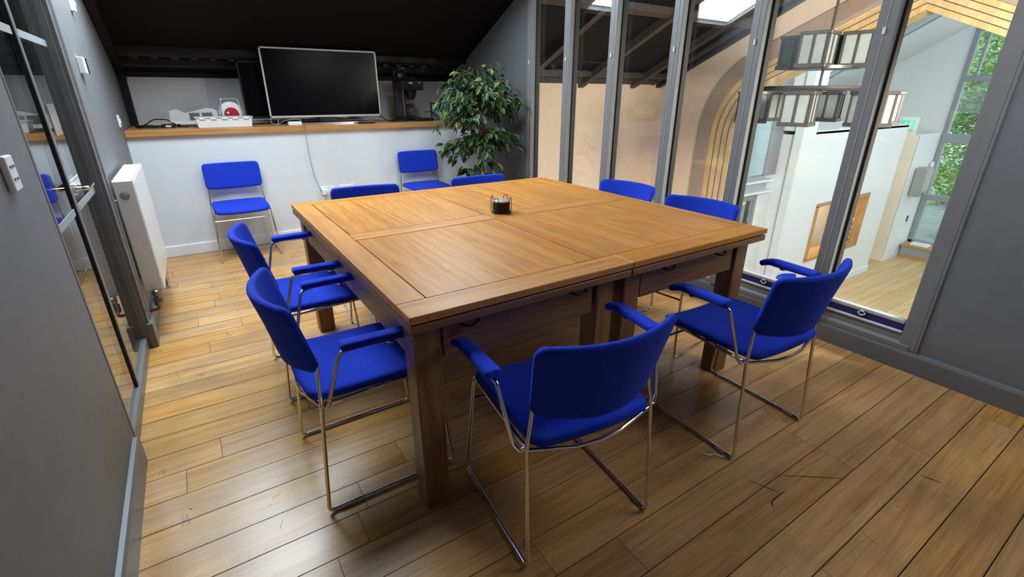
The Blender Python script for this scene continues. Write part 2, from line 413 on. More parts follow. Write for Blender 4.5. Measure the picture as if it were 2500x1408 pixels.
# ------------------------------------------------------------------ room shell
XL, XR, YB, YN = -0.42, 2.95, 5.08, -0.95
fl = struct('floor', box(-.55, XR, YN, YB, -.12, -.012), M['gap'], label='worn oak plank floor of the meeting room')
unit = bpy.data.meshes.new('plank')
bm = box(-.5, .5, -.5, .5, 0, 1); bm.to_mesh(unit); bm.free(); unit.materials.append(M['floor'])
def planks(parent, mesh, x0, x1, y0, y1, wdt, ztop, lens, gap=.0035):
    y = y0; k = 0
    while y < y1-.02:
        ye = min(y+wdt, y1)
        x = x0-random.uniform(0, lens[1]*.8)
        while x < x1:
            ln = random.uniform(*lens); xa, xb = max(x, x0), min(x+ln, x1)
            if xb-xa > .03:
                o = bpy.data.objects.new('plank', mesh); C.objects.link(o); o.parent = parent
                th = .012; o.location = ((xa+xb)/2, (y+ye)/2, ztop-th+random.uniform(-.0006, 0)); o.scale = (xb-xa-gap*.5, ye-y-gap, th)
            x += ln
        y = ye; k += 1
planks(fl, unit, -.5, XR, .06-.1425*7, YB, .1425, 0.0, (.8, 1.7))

def roof_poly(y0, y1, th=.1):
    pts = [y0]+([RIDGE] if y0 < RIDGE < y1 else [])+[y1]
    return [(y, roofz(y)) for y in pts]+[(y, roofz(y)+th) for y in reversed(pts)]
bm = prism(roof_poly(SKY_Y[1], RE+.05), 0, XL-.1, XR+.06)
prism(roof_poly(RIDGE, SKY_Y[0]), 0, XL-.1, XR+.06, bm)
xs = [XL-.1]+[v for s in SKY for v in s]+[XR+.06]
for a, b in zip(xs[::2], xs[1::2]): prism(roof_poly(SKY_Y[0], SKY_Y[1]), 0, a, b, bm)
prism(roof_poly(YN-.05, RIDGE), 0, XL-.1, XR+.06, bm)
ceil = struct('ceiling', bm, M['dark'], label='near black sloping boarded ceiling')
def rafter(x, parent, mat=M['darktrim'], w_=.06, d=.07, y0=2.6, y1=RE-.02):
    return obj('rafter', prism([(y0, roofz(y0)-d), (y1, roofz(y1)-d), (y1, roofz(y1)+.01), (y0, roofz(y0)+.01)], 0, x-w_/2, x+w_/2), mat, parent)
rafter(XL+.035, ceil, y0=4.56)
# eave: stepped dark boards with a row of small blocks
ev = struct('trim_1', prism([(5.93, 1.505), (5.95, 1.505), (5.95, 1.60), (5.87, 1.60), (5.87, 1.575), (5.93, 1.56)], 0, XL, XR), M['darktrim'], label='dark stepped eave moulding above the ledge')
obj('eave_board', prism([(5.52, 1.685), (5.60, 1.66), (5.60, 1.73), (5.52, 1.75)], 0, XL, XR), M['darktrim'], ev)
obj('eave_board', prism([(5.70, 1.60), (5.80, 1.585), (5.80, 1.625), (5.70, 1.665)], 0, XL, XR), M['darktrim'], ev)
bmk = bmesh.new(); box(-.03, .03, -.012, .012, -.011, .011, .003, bmk); mk = bpy.data.meshes.new('block'); bmk.to_mesh(mk); bmk.free(); mk.materials.append(M['block'])
for k in range(22):
    o = bpy.data.objects.new('block', mk); C.objects.link(o); o.parent = ev; o.location = (-.25+k*.15, 5.64, 1.655)
mk2 = mk.copy(); mk2.materials.clear(); mk2.materials.append(M['dark'])
# roof windows
for i, (x0, x1) in enumerate(SKY):
    y0, y1 = SKY_Y
    wn = struct('window_%d' % (i+2), NB() if False else prism([(y0, roofz(y0)-.005), (y0+.06, roofz(y0+.06)-.005), (y0+.06, roofz(y0+.06)+.12), (y0, roofz(y0)+.12)], 0, x0, x1), M['skirt'], label='roof window in the dark slope')
    obj('window_frame', prism([(y1-.06, roofz(y1-.06)-.005), (y1, roofz(y1)-.005), (y1, roofz(y1)+.12), (y1-.06, roofz(y1-.06)+.12)], 0, x0, x1), M['skirt'], wn)
    for a in (x0, x1-.05):
        obj('window_frame', prism([(y0, roofz(y0)-.005), (y1, roofz(y1)-.005), (y1, roofz(y1)+.12), (y0, roofz(y0)+.12)], 0, a, a+.05), M['skirt'], wn)
    obj('pane', prism([(y0+.05, roofz(y0+.05)+.08), (y1-.05, roofz(y1-.05)+.08), (y1-.05, roofz(y1-.05)+.088), (y0+.05, roofz(y0+.05)+.088)], 0, x0+.04, x1-.04), M['glass'], wn)

# back: low white wall, oak ledge, upper wall
struct('wall_back', box(XL-.1, XR, YB, YB+.12, 0, 1.03), M['white'], label='low white wall under the oak ledge')
struct('trim_2', box(XL, XR, YB-.03, RE, 1.03, 1.08, .004), M['ledge'], label='long oak ledge along the back wall')
struct('baseboard_back', box(XL, XR, YB-.018, YB, 0, .10, .004), M['skirt'], label='white baseboard under the low wall')
struct('wall_back_upper', box(XL-.1, XR, RE, RE+.1, 1.08, 1.60), M['upwhite'], label='off-white upper wall behind the ledge')
struct('trim_3', box(XL, XL+.06, 5.84, RE, 1.08, 1.56), M['darktrim'], label='dark corner post at the end of the ledge')

# left wall: near part, glazed opening, far part
def wall_seg(y0, y1, x0, x1, z0=0): return prism([(y0, z0), (y1, z0)]+[(y, roofz(y)+.02) for y in ([y1]+([RIDGE] if y0 < RIDGE < y1 else [])+[y0])], 0, x0, x1)
struct('wall_left', wall_seg(YN, 2.10, XL-.14, XL), M['grey'], label='near grey wall beside the glazed partition')
struct('wall_left_far', wall_seg(3.19, RE, XL-.14, XL), M['grey'], label='grey wall behind the radiator')
struct('wall_left_head', wall_seg(2.10, 3.19, XL-.14, XL, 2.35), M['grey'], label='grey wall over the glazed partition')
def skirting(y0, y1, x0, x1): return prism([(x0, 0), (x1, 0), (x1, .105), (x1-.006 if x1 > x0 else x1+.006, .118), (x0, .12)], 1, y0, y1)
struct('baseboard_left', skirting(YN, 2.06, XL, XL+.02), M['trimgrey'], label='grey baseboard of the near wall')
struct('baseboard_left_far', skirting(3.16, YB-.02, XL, XL+.022), M['trimgrey'], label='grey baseboard under the radiator')
tr = struct('trim_4', prism([(XL, 3.17), (XL+.018, 3.17), (XL+.018, 3.225), (XL+.026, 3.235), (XL+.026, 3.262), (XL, 3.272)], 2, .0, 2.4), M['trimgrey'], label='moulded grey architrave beside the glass')
obj('jamb', box(XL-.12, XL+.002, 3.165, 3.20, 0, 2.37, .003), M['trimgrey'], tr)
obj('jamb', box(XL-.12, XL+.002, 2.09, 2.115, 0, 2.37, .003), M['trimgrey'], tr)
obj('plinth_block', box(XL, XL+.034, 3.158, 3.28, 0, .15, .004), M['trimgrey'], tr)
GX = -.452
dr = struct('door_1', box(GX-.02, GX+.02, 2.115, 3.165, 0, .07, .003), M['trimgrey'], label='frameless glass door and side panel in the left wall')
obj('mullion', box(GX-.022, GX+.014, 2.585, 2.62, .07, 2.37, .002), M['mullion'], dr)
obj('seal', box(GX-.01, GX+.012, 2.578, 2.585, .07, 2.37), M['black'], dr)
obj('pane', box(GX-.005, GX+.005, 2.115, 2.575, .07, 2.37), M['sidelight'], dr)
obj('pane', box(GX-.005, GX+.005, 2.62, 3.165, .07, 2.37), M['sidelight'], dr)
for z in (.90, 1.555):
    obj('frosted_strip', box(GX+.005, GX+.0065, 2.64, 3.16, z, z+.028), M['strip'], dr)
    obj('frosted_strip', box(GX+.005, GX+.0065, 2.12, 2.57, z, z+.028), M['strip'], dr)
hd = obj('handle', tube(fillet([(GX+.006, 2.68, .99), (GX+.055, 2.68, .99), (GX+.055, 2.80, .99)], .02), .009, 10), M['chrome'], dr, 40)
obj('rose', lathe([(.0, .0), (.026, 0), (.026, .012), (.0, .012)], 20, c=(GX+.006, 2.68, .99), axis=0), M['chrome'], hd, 40)
obj('tape_patch', box(GX+.005, GX+.007, 2.72, 2.86, 1.20, 1.32), glass_mat('clear_tape', (.8, .86, .88), .25, 3), dr)
# dim corridor behind the partition
struct('corridor_floor', box(-2.2, -.55, 1.2, 5.2, -.1, 0), M['floor'], label='oak floor of the corridor behind the glass')
struct('wall_corridor', box(-2.3, -2.2, 1.0, 5.4, 0, 2.6), M['grey'], label='grey corridor wall behind the glass')
struct('wall_corridor_end', box(-2.2, -.56, 5.2, 5.3, 0, 2.6), M['grey'], label='grey end wall of the corridor')
struct('wall_corridor_near', box(-2.2, -.56, 1.0, 1.1, 0, 2.6), M['grey'], label='near end wall of the corridor')
area('corridor_fill_light', (-1.5, 3.0, 2.55), (0, 0, -1), .5, 1.2, 14, (1, .95, .88))  # fill added to brighten what shows through the partition
struct('ceiling_corridor', box(-2.3, -.56, 1.0, 5.4, 2.6, 2.7), M['dark'], label='dark corridor ceiling')

# wall behind the camera
struct('wall_front', box(XL-.1, XR+.1, YN-.1, YN, 0, 1.7), M['grey'], label='grey wall behind the viewpoint')

# right wall with the glazed screen
WT = .13
bm = wall_seg(4.24, RE, XR, XR+WT); wall_seg(YN, .68, XR, XR+WT) 
struct('wall_right_far', bm, M['grey'], label='grey wall behind the potted ficus')
struct('wall_right', wall_seg(YN, .66, XR, XR+WT), M['grey'], label='dark grey wall right of the glazed screen')
struct('wall_right_sill', box(XR, XR+WT, .66, 4.24, -.3, .112), M['grey'], label='grey upstand below the glazed screen')
struct('wall_right_head', wall_seg(.66, 4.24, XR, XR+WT, 2.33), M['grey'], label='grey wall over the glazed screen')
bmt = prism([(XR, 0), (XR-.022, 0), (XR-.022, .095), (XR-.016, .108), (XR, .112)], 1, YN, 5.06)
struct('baseboard_right', bmt, M['trimgrey'], label='grey baseboard along the glazed screen')
MY = [4.16, 3.60, 3.04, 2.43, 1.845, 1.185]
win = struct('window_1', prism([(XR+.02, .112), (XR-.012, .112), (XR-.012, .135), (XR+.0, .15), (XR+.0, .172), (XR+.09, .172), (XR+.09, .112)], 1, .70, 4.24), M['mullion'], label='tall grey framed glazed screen overlooking the hall')
obj('bottom_rail', box(XR+.012, XR+.07, .745, 4.2, .172, .19), M['mullion'], win)
for i, y in enumerate(MY):
    mu = obj('mullion', box(XR-.035, XR+.044, y-.035, y+.045, .112, 2.33, .004), M['mullion'], win)
    obj('cord_line', box(XR-.0375, XR-.034, y+.002, y+.005, .3, 2.3), M['bead'], mu)
    obj('seal', box(XR+.012, XR+.056, y-.049, y-.034, .172, 2.33), M['black'], mu)
    obj('cord_stop', box(XR-.043, XR-.034, y-.002, y+.010, 1.63+.05*i*0, 1.66), M['whitebead'], mu)
    if i: obj('seal', box(XR+.03, XR+.055, y+.044, y+.052, .172, 2.33), M['black'], mu)
nf = obj('end_frame', box(XR-.008, XR+.09, .672, .745, .112, 2.33, .003), M['mullion'], win)
obj('filler_strip', box(XR-.009, XR+.01, .660, .672, .112, 2.33, .002), M['filler'], win)
PY = [4.2]+MY[1:]+[.70]
ed = [(MY[i+1]+.045 if i+1 < 6 else .745, MY[i]-.035) for i in range(6)]
for y0, y1 in ed:
    obj('pane', box(XR+.042, XR+.050, y0, y1, .172, 2.33), M['glass'], win)
bw = ['far end by the plant', 'second from the plant', 'third from the plant', 'fourth from the plant', 'second nearest the camera', 'nearest the camera']
for i, (y0, y1) in enumerate(ed):
    t = thing('roller_blind', 'navy roller blind at the pane foot, %s' % bw[i], 'blind', (XR+.0, (y0+y1)/2, .19), 0, 'navy blinds at the foot of the glazed screen')
    hw = (y1-y0)/2-.004
    obj('bottom_bar', box(-.0, .030, -hw, hw, 0.0, .014, .003), M['whitebead'], t)
    obj('fabric_roll', box(.004, .030, -hw, hw, .014, .052, .003), M['navy'], t)
    tb = obj('top_bar', box(.0, .034, -hw, hw, .052, .074, .004), M['bead'], t)
    ring = bmesh.new()
    for a in ((-.018, .018, .030, .036), (-.018, .018, .052, .058), (-.018, -.011, .030, .058), (.011, .018, .030, .058)):
        box(-.006, .003, a[0], a[1], a[2], a[3], 0, ring)
    obj('pull_ring', ring, M['whitebead'], tb)

# ------------------------------------------------------------------ void beyond the glass
XG = 6.88
LV = -2.8
struct('wall_void_back', box(XR+WT, XG+.4, RE, RE+.1, LV, 1.55), M['cream'], label='peach back wall beyond the glazed screen')
bm = prism(roof_poly(YN, RE+.05), 0, XR+WT-.03, XG)
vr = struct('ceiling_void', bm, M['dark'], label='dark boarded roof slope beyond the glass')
for x in (4.0, 5.1, 6.2): rafter(x, vr, M['brownroof'], .09, .10)
rafter(XG-.07, vr, M['darktrim'], .10, .09); rafter(XG-.22, vr, M['brownroof'], .05, .05)
obj('purlin', prism([(4.3, roofz(4.3)-.07), (4.38, roofz(4.38)-.07), (4.38, roofz(4.38)), (4.3, roofz(4.3))], 0, XR+WT, XG), M['brownroof'], vr)
ev2 = struct('trim_5', prism([(5.90, 1.51), (5.95, 1.51), (5.95, 1.60), (5.86, 1.60), (5.86, 1.57)], 0, XR+WT, XG), M['brownroof'], label='dark eave moulding beyond the glass')
obj('eave_board', prism([(5.66, 1.61), (5.78, 1.585), (5.78, 1.62), (5.66, 1.675)], 0, XR+WT, XG), M['brownroof'], ev2)
for k in range(25):
    o = bpy.data.objects.new('block', mk2); C.objects.link(o); o.parent = ev2; o.location = (3.2+k*.15, 5.60, 1.675)
struct('wall_void_front', box(XR+WT, 17, YN-.1, YN, LV, 3.2), M['hallwhite'], label='white front wall of the hall')
# gable wall with the stepped arch
def arch_curve(leg, apex, R, zb=LV, sl=.44):
    th = math.atan(sl); turn = PI/2-th
    zc = apex-sl*(leg-RIDGE); t = R*math.tan(turn/2)
    pts = [(leg, zb), (leg, zc-t)]
    cy, cz = leg-R, zc-t
    n = 14
    for k in range(1, n+1):
        a = turn*k/n; pts.append((cy+R*math.cos(a), cz+R*math.sin(a)))
    pts.append((RIDGE, apex))
    return pts
oc = arch_curve(5.08, 2.72, 1.27)
full = oc+[(2*RIDGE-y, z) for y, z in reversed(oc[:-1])]
outer = [(YN, LV), (YN, roofz(YN)), (RIDGE, roofz(RIDGE)), (RE, roofz(RE)), (RE, LV)]
struct('wall_gable', prism(full+outer, 0, XG, XG+.42), M['cream'], label='peach gable wall pierced by a stepped arch')
def band(c0, c1, x0, x1):
    f0 = c0+[(2*RIDGE-y, z) for y, z in reversed(c0[:-1])]; f1 = c1+[(2*RIDGE-y, z) for y, z in reversed(c1[:-1])]
    bm = bmesh.new(); n = len(f0)
    V = [[bm.verts.new((x, y, z)) for (y, z) in f] for x in (x0, x1) for f in (f0, f1)]
    for i in range(n-1):
        bm.faces.new((V[0][i], V[1][i], V[1][i+1], V[0][i+1])); bm.faces.new((V[2][i], V[2][i+1], V[3][i+1], V[3][i]))
        bm.faces.new((V[1][i], V[3][i], V[3][i+1], V[1][i+1])); bm.faces.new((V[0][i], V[0][i+1], V[2][i+1], V[2][i]))
    for i in (0, n-1): bm.faces.new((V[0][i], V[2][i], V[3][i], V[1][i]))
    return bm
cs = [arch_curve(5.08, 2.72, 1.27), arch_curve(4.85, 2.48, 1.06)]
for k in range(1, 5): cs.append(arch_curve(4.85-.08*k, 2.48-.07*k, 1.06-.055*k))
arch = struct('trim_6', band(cs[0], cs[1], XG-.03, XG+.05), M['archbrown'], label='brown outer band of the stepped arch', smooth=30)
for k in range(4):
    ci = arch_curve(4.85-.08*(k+1)+.012, 2.48-.07*(k+1)+.010, 1.06-.055*(k+1)+.008)
    obj('timber_step', band(cs[k+1], ci, XG+.0+.035*k, XG+.40), M['arch'], arch, 30)
    if k < 3: obj('groove', band(ci, cs[k+2], XG+.035*k+.028, XG+.40), M['groove'], arch, 30)

# ------------------------------------------------------------------ hall beyond the arch
hf = struct('floor_hall', box(3.1, 16.6, YN, 7.7, LV-.1, LV-.012), M['gap'], label='oak plank floor of the hall below')
unit2 = unit.copy(); unit2.materials.clear(); unit2.materials.append(M['hallfloor'])
planks(hf, unit2, 7.6, 16.4, 2.3, 5.3, .19, LV, (1.6, 3.0), .006)
HS, HC = .6, 5.83
def hz(y): return HC-HS*y
bm = prism([(2.5, hz(2.5)), (7.8, hz(7.8)), (7.8, hz(7.8)+.1), (2.5, hz(2.5)+.1)], 0, XG+.4, 13.3)
prism([(2.5, hz(2.5)), (7.8, hz(7.8)), (7.8, hz(7.8)+.1), (2.5, hz(2.5)+.1)], 0, 14.25, 16.7, bm)
prism([(YN, 2.6), (2.5, hz(2.5)), (2.5, hz(2.5)+.1), (YN, 2.7)], 0, XG+.4, 16.7, bm)
struct('ceiling_hall', bm, M['hallwhite'], label='white sloping hall ceiling')
wn = struct('window_4', prism([(2.5, hz(2.5)-.03), (7.7, hz(7.7)-.03), (7.7, hz(7.7)+.1), (2.5, hz(2.5)+.1)], 0, 14.1, 14.25), M['hallframe'], label='long roof light in the hall ceiling')
obj('pane', prism([(2.5, hz(2.5)+.05), (7.7, hz(7.7)+.05), (7.7, hz(7.7)+.06), (2.5, hz(2.5)+.06)], 0, 13.3, 14.1), M['glass'], wn)
struct('wall_hall_back', box(XG+.42, 16.6, 7.7, 7.8, LV, 1.9), M['hallwhite'], label='white far wall of the hall')
struct('wall_end', prism([(4.75, LV), (7.7, LV), (7.7, hz(7.7)), (4.75, hz(4.75))], 0, 16.5, 16.6), M['hallwhite'], label='white gable end wall of the hall')
struct('wall_pier', box(15.0, 16.5, 4.75, 4.85, LV, .45), M['hallwhite'], label='white return wall beside the tall hall window')
struct('wall_cream', box(14.98, 15.02, 4.75, 5.6, LV, .45), M['hallcream'], label='cream pier below the exit sign')
# hatch wall, a low white block with a serving hatch
HX0, HX1, HZ0, HZ1 = 10.45, 12.66, -1.88, -.75
bm = box(9.3, HX0, 4.63, 4.78, LV, .72); box(HX1, 13.82, 4.63, 4.78, LV, .72, 0, bm)
box(HX0, HX1, 4.63, 4.78, LV, HZ0, 0, bm); box(HX0, HX1, 4.63, 4.78, HZ1, .72, 0, bm)
hw_ = struct('wall_hatch', bm, M['hallwhite'], label='low white wall with the serving hatch')
obj('side_wall', box(9.3, 9.42, 4.78, 5.6, LV, 1.9), M['hallwhite'], hw_)
obj('side_wall', box(13.70, 13.82, 4.78, 7.6, LV, .72), M['hallwhite'], hw_)
obj('top_slab', box(9.3, 13.82, 4.63, 7.6, .68, .74), M['hallwhite'], hw_)
obj('kitchen_wall', box(9.42, 13.7, 5.45, 5.5, LV, .68), M['hallcream'], hw_)
obj('baseboard', box(9.3, 13.84, 4.605, 4.63, LV, LV+.14), M['skirt'], hw_)
struct('wall_pillar', box(9.2, 9.65, 4.60, 4.75, LV, 2.9), M['hallwhite'], label='white pillar at the end of the hatch wall')
ha = struct('trim_7', box(HX0-.06, HX1+.06, 4.60, 4.95, HZ0-.06, HZ0+.012), M['hatchwood'], label='oak lining of the serving hatch')
obj('lining', box(HX0-.06, HX1+.06, 4.60, 4.95, HZ1-.012, HZ1+.06), M['hatchwood'], ha)
obj('lining', box(HX0-.06, HX0+.012, 4.60, 4.95, HZ0, HZ1), M['hatchwood'], ha)
obj('lining', box(HX1-.012, HX1+.06, 4.60, 4.95, HZ0, HZ1), M['hatchwood'], ha)
area('kitchen_fill_light', (11.6, 5.15, .2), (0, 0, -1), 1.6, .4, 45, (1, .86, .68))  # warm fill added so the hatch interior is not black
struct('wall_cream_top', box(14.98, 15.02, 4.85, 5.25, .45, .85), M['hallwhite'], label='white wall behind the exit sign')
struct('baseboard_pier', box(14.96, 16.3, 4.72, 4.745, LV, LV+.14), M['skirt'], label='white baseboard beside the tall hall window')
# tall window
wy0, wy1 = 1.2, 4.74
wh = struct('window_5', box(16.42, 16.58, wy0, wy1, -2.52, -2.40), M['hallframe'], label='tall grey framed hall window facing the trees')
for za, zb in ((-1.28, -1.14), (.20, .42), (1.66, 1.80), (2.78, 2.9)):
    obj('transom', box(16.435, 16.565, wy0, wy1, za, zb, .01), M['hallframe'], wh)
for ya, yb in ((4.64, 4.74), (2.9, 3.0), (1.2, 1.3)):
    obj('mullion', box(16.42, 16.58, ya, yb, -2.5, 2.9, .01), M['hallframe'], wh)
obj('mullion', box(16.44, 16.56, 4.44, 4.49, 1.8, 2.8, .005), M['hallframe'], wh)
for za, zb in ((-2.40, -1.28), (-1.14, .20), (.42, 1.66), (1.80, 2.78)):
    for ya, yb in ((3.0, 4.64), (1.3, 2.9)):
        obj('pane', box(16.495, 16.505, ya, yb, za, zb), M['glass'], wh)
struct('wall_end_low', box(16.5, 16.6, YN, 4.75, LV, -2.5), M['hallwhite'], label='white wall under the tall hall window')
struct('wall_end_near', box(16.5, 16.6, YN, 1.2, -2.5, 3.2), M['hallwhite'], label='white wall beside the tall hall window, near side')
bn = thing('window_bench', 'grey boxed bench with oak top under the tall hall window', 'bench', (16.2, 3.4, LV))
obj('body', box(-.25, .28, -1.3, 1.30, 0, .30, .01), M['greyplastic'], bn)
obj('bench_top', box(-.29, .29, -1.33, 1.33, .30, .34, .005), M['hatchwood'], bn)
obj('kick_board', box(-.27, -.25, -1.3, 1.3, 0, .06), M['hatchwood'], bn)
# left glazed screen of the hall
wl = struct('window_6', box(7.3, 9.28, 5.0, 5.08, -.05, 2.0), M['hallframe'], label='grey framed hall window left of the white pillar')
bm = wl.data
obj('window_pane', box(7.4, 8.82, 4.985, 5.0, -.02, 1.2), paint('painted_sky_reflection', (.42, .56, .60), .08, .08, 0, scale=1.5), wl)  # opaque pale blue paint stands in for sky reflected in the pane
obj('frame_bar', box(8.82, 8.90, 4.96, 5.0, -.05, 2.0), M['hallframe'], wl)
lg = struct('trim_8', box(7.3, 9.05, 4.86, 5.08, -.14, -.10, .005), M['skirt'], label='white ledge beam under the hall window')
obj('beam_web', box(7.3, 9.0, 4.98, 5.02, -.30, -.12), M['bead'], lg)
obj('beam_flange', box(7.3, 9.05, 4.86, 5.08, -.34, -.30, .005), M['skirt'], lg)
d2 = struct('door_2', box(7.3, 9.28, 5.04, 5.1, LV, -.34), M['hallwhite'], label='grey framed glass door in the hall')
obj('door_frame', box(8.72, 8.80, 4.99, 5.04, LV, -.36), M['hallframe'], d2)
obj('door_frame', box(7.9, 7.98, 4.99, 5.04, LV, -.36), M['hallframe'], d2)
obj('door_frame', box(7.98, 8.72, 4.99, 5.04, -.48, -.36), M['hallframe'], d2)
obj('door_pane', box(8.05, 8.55, 5.0, 5.038, LV+.2, -.55), M['sidelight'], d2)
obj('door_stile', box(8.55, 8.62, 4.99, 5.035, LV, -.48), M['darkgrey'], d2)
obj('door_handle', tube([(8.66, 4.97, -1.7), (8.66, 4.97, -.9)], .015, 8), M['steel'], d2, 40)
# exit sign, clock, loudspeaker, sensors
ex = thing('exit_sign', 'lit green exit sign above the cream pier in the hall', 'sign', (14.95, 5.03, .55))
obj('case', box(-.03, .03, -.14, .14, 0, .24, .008), M['whiteplastic'], ex)
obj('lit_face', box(-.036, -.03, -.13, .13, .01, .23), M['exit'], ex)
fg = bmesh.new()
lathe([(0, -.001), (.018, -.001), (.018, .001), (0, .001)], 12, fg, (-.0375, .05, .185), 0)
hexa(fg, [(-.039, .02, .09), (-.037, .02, .09), (-.037, .07, .09), (-.039, .07, .09), (-.039, .03, .165), (-.037, .03, .165), (-.037, .07, .165), (-.039, .07, .165)])
box(-.039, -.037, .0, .03, .03, .10, 0, fg); box(-.039, -.037, .06, .085, .03, .10, 0, fg); box(-.039, -.037, -.10, -.03, .03, .21, 0, fg)
obj('pictogram', fg, M['whiteplastic'], ex)
ck = thing('wall_clock', 'round pale wall clock above the serving hatch', 'clock', (11.45, 4.63, 0.0))
obj('case', lathe([(0, 0), (.25, 0), (.25, -.05), (.22, -.055)], 28, axis=1), M['greyplastic'], ck, 40)
obj('face', lathe([(.225, -.048), (0, -.05)], 28, axis=1), M['whiteplastic'], ck, 40)
hd = bmesh.new(); box(-.008, .008, -.056, -.052, 0, .16, 0, hd); box(0, .11, -.056, -.052, -.01, .01, 0, hd)
obj('clock_hands', hd, M['black'], ck)
sp = thing('loudspeaker', 'grey loudspeaker on the white wall beside the tall hall window', 'speaker', (15.62, 4.75, -1.08))
obj('cabinet', box(-.24, .24, -.24, -.02, 0, .72, .015), M['greyplastic'], sp)
obj('grille', box(-.21, .21, -.255, -.24, .12, .69, .005), paint('speaker_grille', (.42, .42, .38), .7, .1, .3), sp)
obj('badge', lathe([(0, -.255), (.03, -.255), (.03, -.24)], 14, axis=1, c=(0, 0, .06)), M['darkgrey'], sp)
obj('bracket', box(-.05, .05, -.03, 0, .3, .45), M['darkgrey'], sp)
sn = obj('motion_sensor', lathe([(0, 0), (.08, 0), (.08, .03), (.05, .06), (0, .07)], 18, axis=1), M['whiteplastic'], None, 40, (16.3, 4.68, -.35))
tag(sn, 'small white sensor on the wall right above the loudspeaker', 'sensor')
al = obj('alarm_sounder', lathe([(0, 0), (.09, 0), (.09, -.03), (.05, -.05), (0, -.05)], 18, axis=0), M['hallcream'], None, 40, (14.975, 5.1, -.42))
tag(al, 'round pale sounder on the cream pier in the hall', 'alarm')
sk = obj('wall_socket', box(-.05, .05, -.015, 0, -.08, .08, .004), M['darkgrey'], None, None, (15.9, 4.75, -1.75))
tag(sk, 'small dark wall box below the loudspeaker', 'switch')
pp_ = obj('paper_stack', box(-.15, .15, -.2, .2, 0, .06, .01), M['whiteplastic'], None, None, (16.15, 4.35, LV+.34))
tag(pp_, 'white papers on the oak top of the window bench', 'papers')
for k in range(5):
    t = thing('white_tub', 'white lidded tub in the hatch stack, %s' % ['lowest', 'second from the bottom', 'middle one', 'second from the top', 'topmost'][k], 'tub', (12.28, 4.80, HZ0+.012+k*.125), 0, 'white tubs stacked in the serving hatch')
    obj('tub', lathe([(0, 0), (.15, 0), (.165, .10), (.165, .105)], 20), M['whiteplastic'], t, 40)
    obj('lid', lathe([(.17, .10), (.17, .122), (0, .124)], 20), M['darkgrey'] if k < 4 else M['whiteplastic'], t, 40)
# chandelier
ch = thing('chandelier', 'two tier chandelier of frosted glass lanterns beyond the glazed screen', 'chandelier', (5.3, 2.60, 0))
obj('rod', tube([(0, 0, 1.42), (0, 0, roofz(2.6))], .012, 8), M['bronze'], ch, 40)
def lantern_mesh():
    fr = bmesh.new(); gl = bmesh.new(); s, h = .112, .28
    for a, b in ((-1, -1), (1, -1), (1, 1), (-1, 1)): box(a*s-.010, a*s+.010, b*s-.010, b*s+.010, 0, h, 0, fr)
    for a in (-1, 1):
        box(-.008, .008, a*s-.008, a*s+.008, 0, h, 0, fr); box(a*s-.008, a*s+.008, -.008, .008, 0, h, 0, fr)
    box(-s-.02, s+.02, -s-.02, s+.02, -.02, .015, .003, fr); box(-s-.02, s+.02, -s-.02, s+.02, h-.03, h, .003, fr)
    return fr, gl
fr, gl = lantern_mesh(); gl.free()
first = None
def lantern(x, y, z, rot):
    global first
    if first is None:
        fr, gl = lantern_mesh(); gl.free()
        first = obj('lantern', fr, M['bronze'], ch)
        for a in range(4):
            q = obj('glass_panel', box(-.102, .102, .105, .111, .015, .25), M['frost'], first); q.rotation_euler = (0, 0, a*PI/2)
        o = first
    else:
        o = copy_tree(first, ch)
    o.location = (x, y, z); o.rotation_euler = (0, 0, rot)
fr.free()
for k in range(6):
    a = 2*PI*k/6+.25; lantern(.58*math.cos(a), .58*math.sin(a), 1.11, a)
for k in range(4):
    a = 2*PI*k/4+.15; lantern(.27*math.cos(a), .27*math.sin(a), 1.61, a)
obj('ring', tube([(.5*math.cos(t*PI/20), .5*math.sin(t*PI/20), 1.415) for t in range(40)], .022, 6, closed=True), M['bronze'], ch, 40)
obj('ring', lathe([(0, 1.585), (.30, 1.585), (.30, 1.61), (0, 1.61)], 32), M['bronze'], ch, 40)
for k in range(4):
    a = PI*k/4; obj('spoke', tube([(-.5*math.cos(a), -.5*math.sin(a), 1.415), (.5*math.cos(a), .5*math.sin(a), 1.415)], .012, 6), M['bronze'], ch, 40)

# garden outside the hall
struct('ground_garden', box(16.7, 45, -20, 30, -3.2, -3.0), paint('pale_paving', (.36, .37, .34), .8, .2, .1, scale=3), label='pale paving outside the hall window')
def tree(loc, r, h, n, label, seed):
    rnd = random.Random(seed); t = thing('garden_tree', label, 'tree', loc, 0, 'trees outside the hall window')
    obj('trunk', tube([(0, 0, 0), (.1, .05, h*.4), (0, .1, h*.75)], .16, 8, r2=.07), M['bark'], t, 40)
    bm = bmesh.new()
    for k in range(n):
        while True:
            p = Vector((rnd.uniform(-1, 1), rnd.uniform(-1, 1), rnd.uniform(-1, 1)))
            if .35 < p.length < 1: break
        lump = 1+.25*math.sin(5*p.x+seed)*math.cos(4*p.y)+.2*math.sin(6*p.z)
        c = Vector((p.x*r*lump, p.y*r*lump, h*.55+p.z*h*.5*lump)); u = Vector((rnd.gauss(0, 1), rnd.gauss(0, 1), rnd.gauss(0, .6))).normalized(); v = u.orthogonal().normalized()
        s = rnd.uniform(.07, .14)
        q = [c-u*s, c+v*s*.45, c+u*s, c-v*s*.45]; bm.faces.new([bm.verts.new(a) for a in q])
    f = obj('foliage', bm, M['treeleaf'], t); f['kind'] = 'stuff'
tree((21.5, 7.6, -3), 1.5, 7.4, 16000, 'tall light green tree outside the left edge of the hall window', 1)
tree((27, 6.2, -3), 2.6, 9.0, 24000, 'large tree filling the middle of the hall window', 2)
tree((20.3, 4.2, -3), .9, 2.4, 5000, 'low bright shrub outside the hall window', 3)
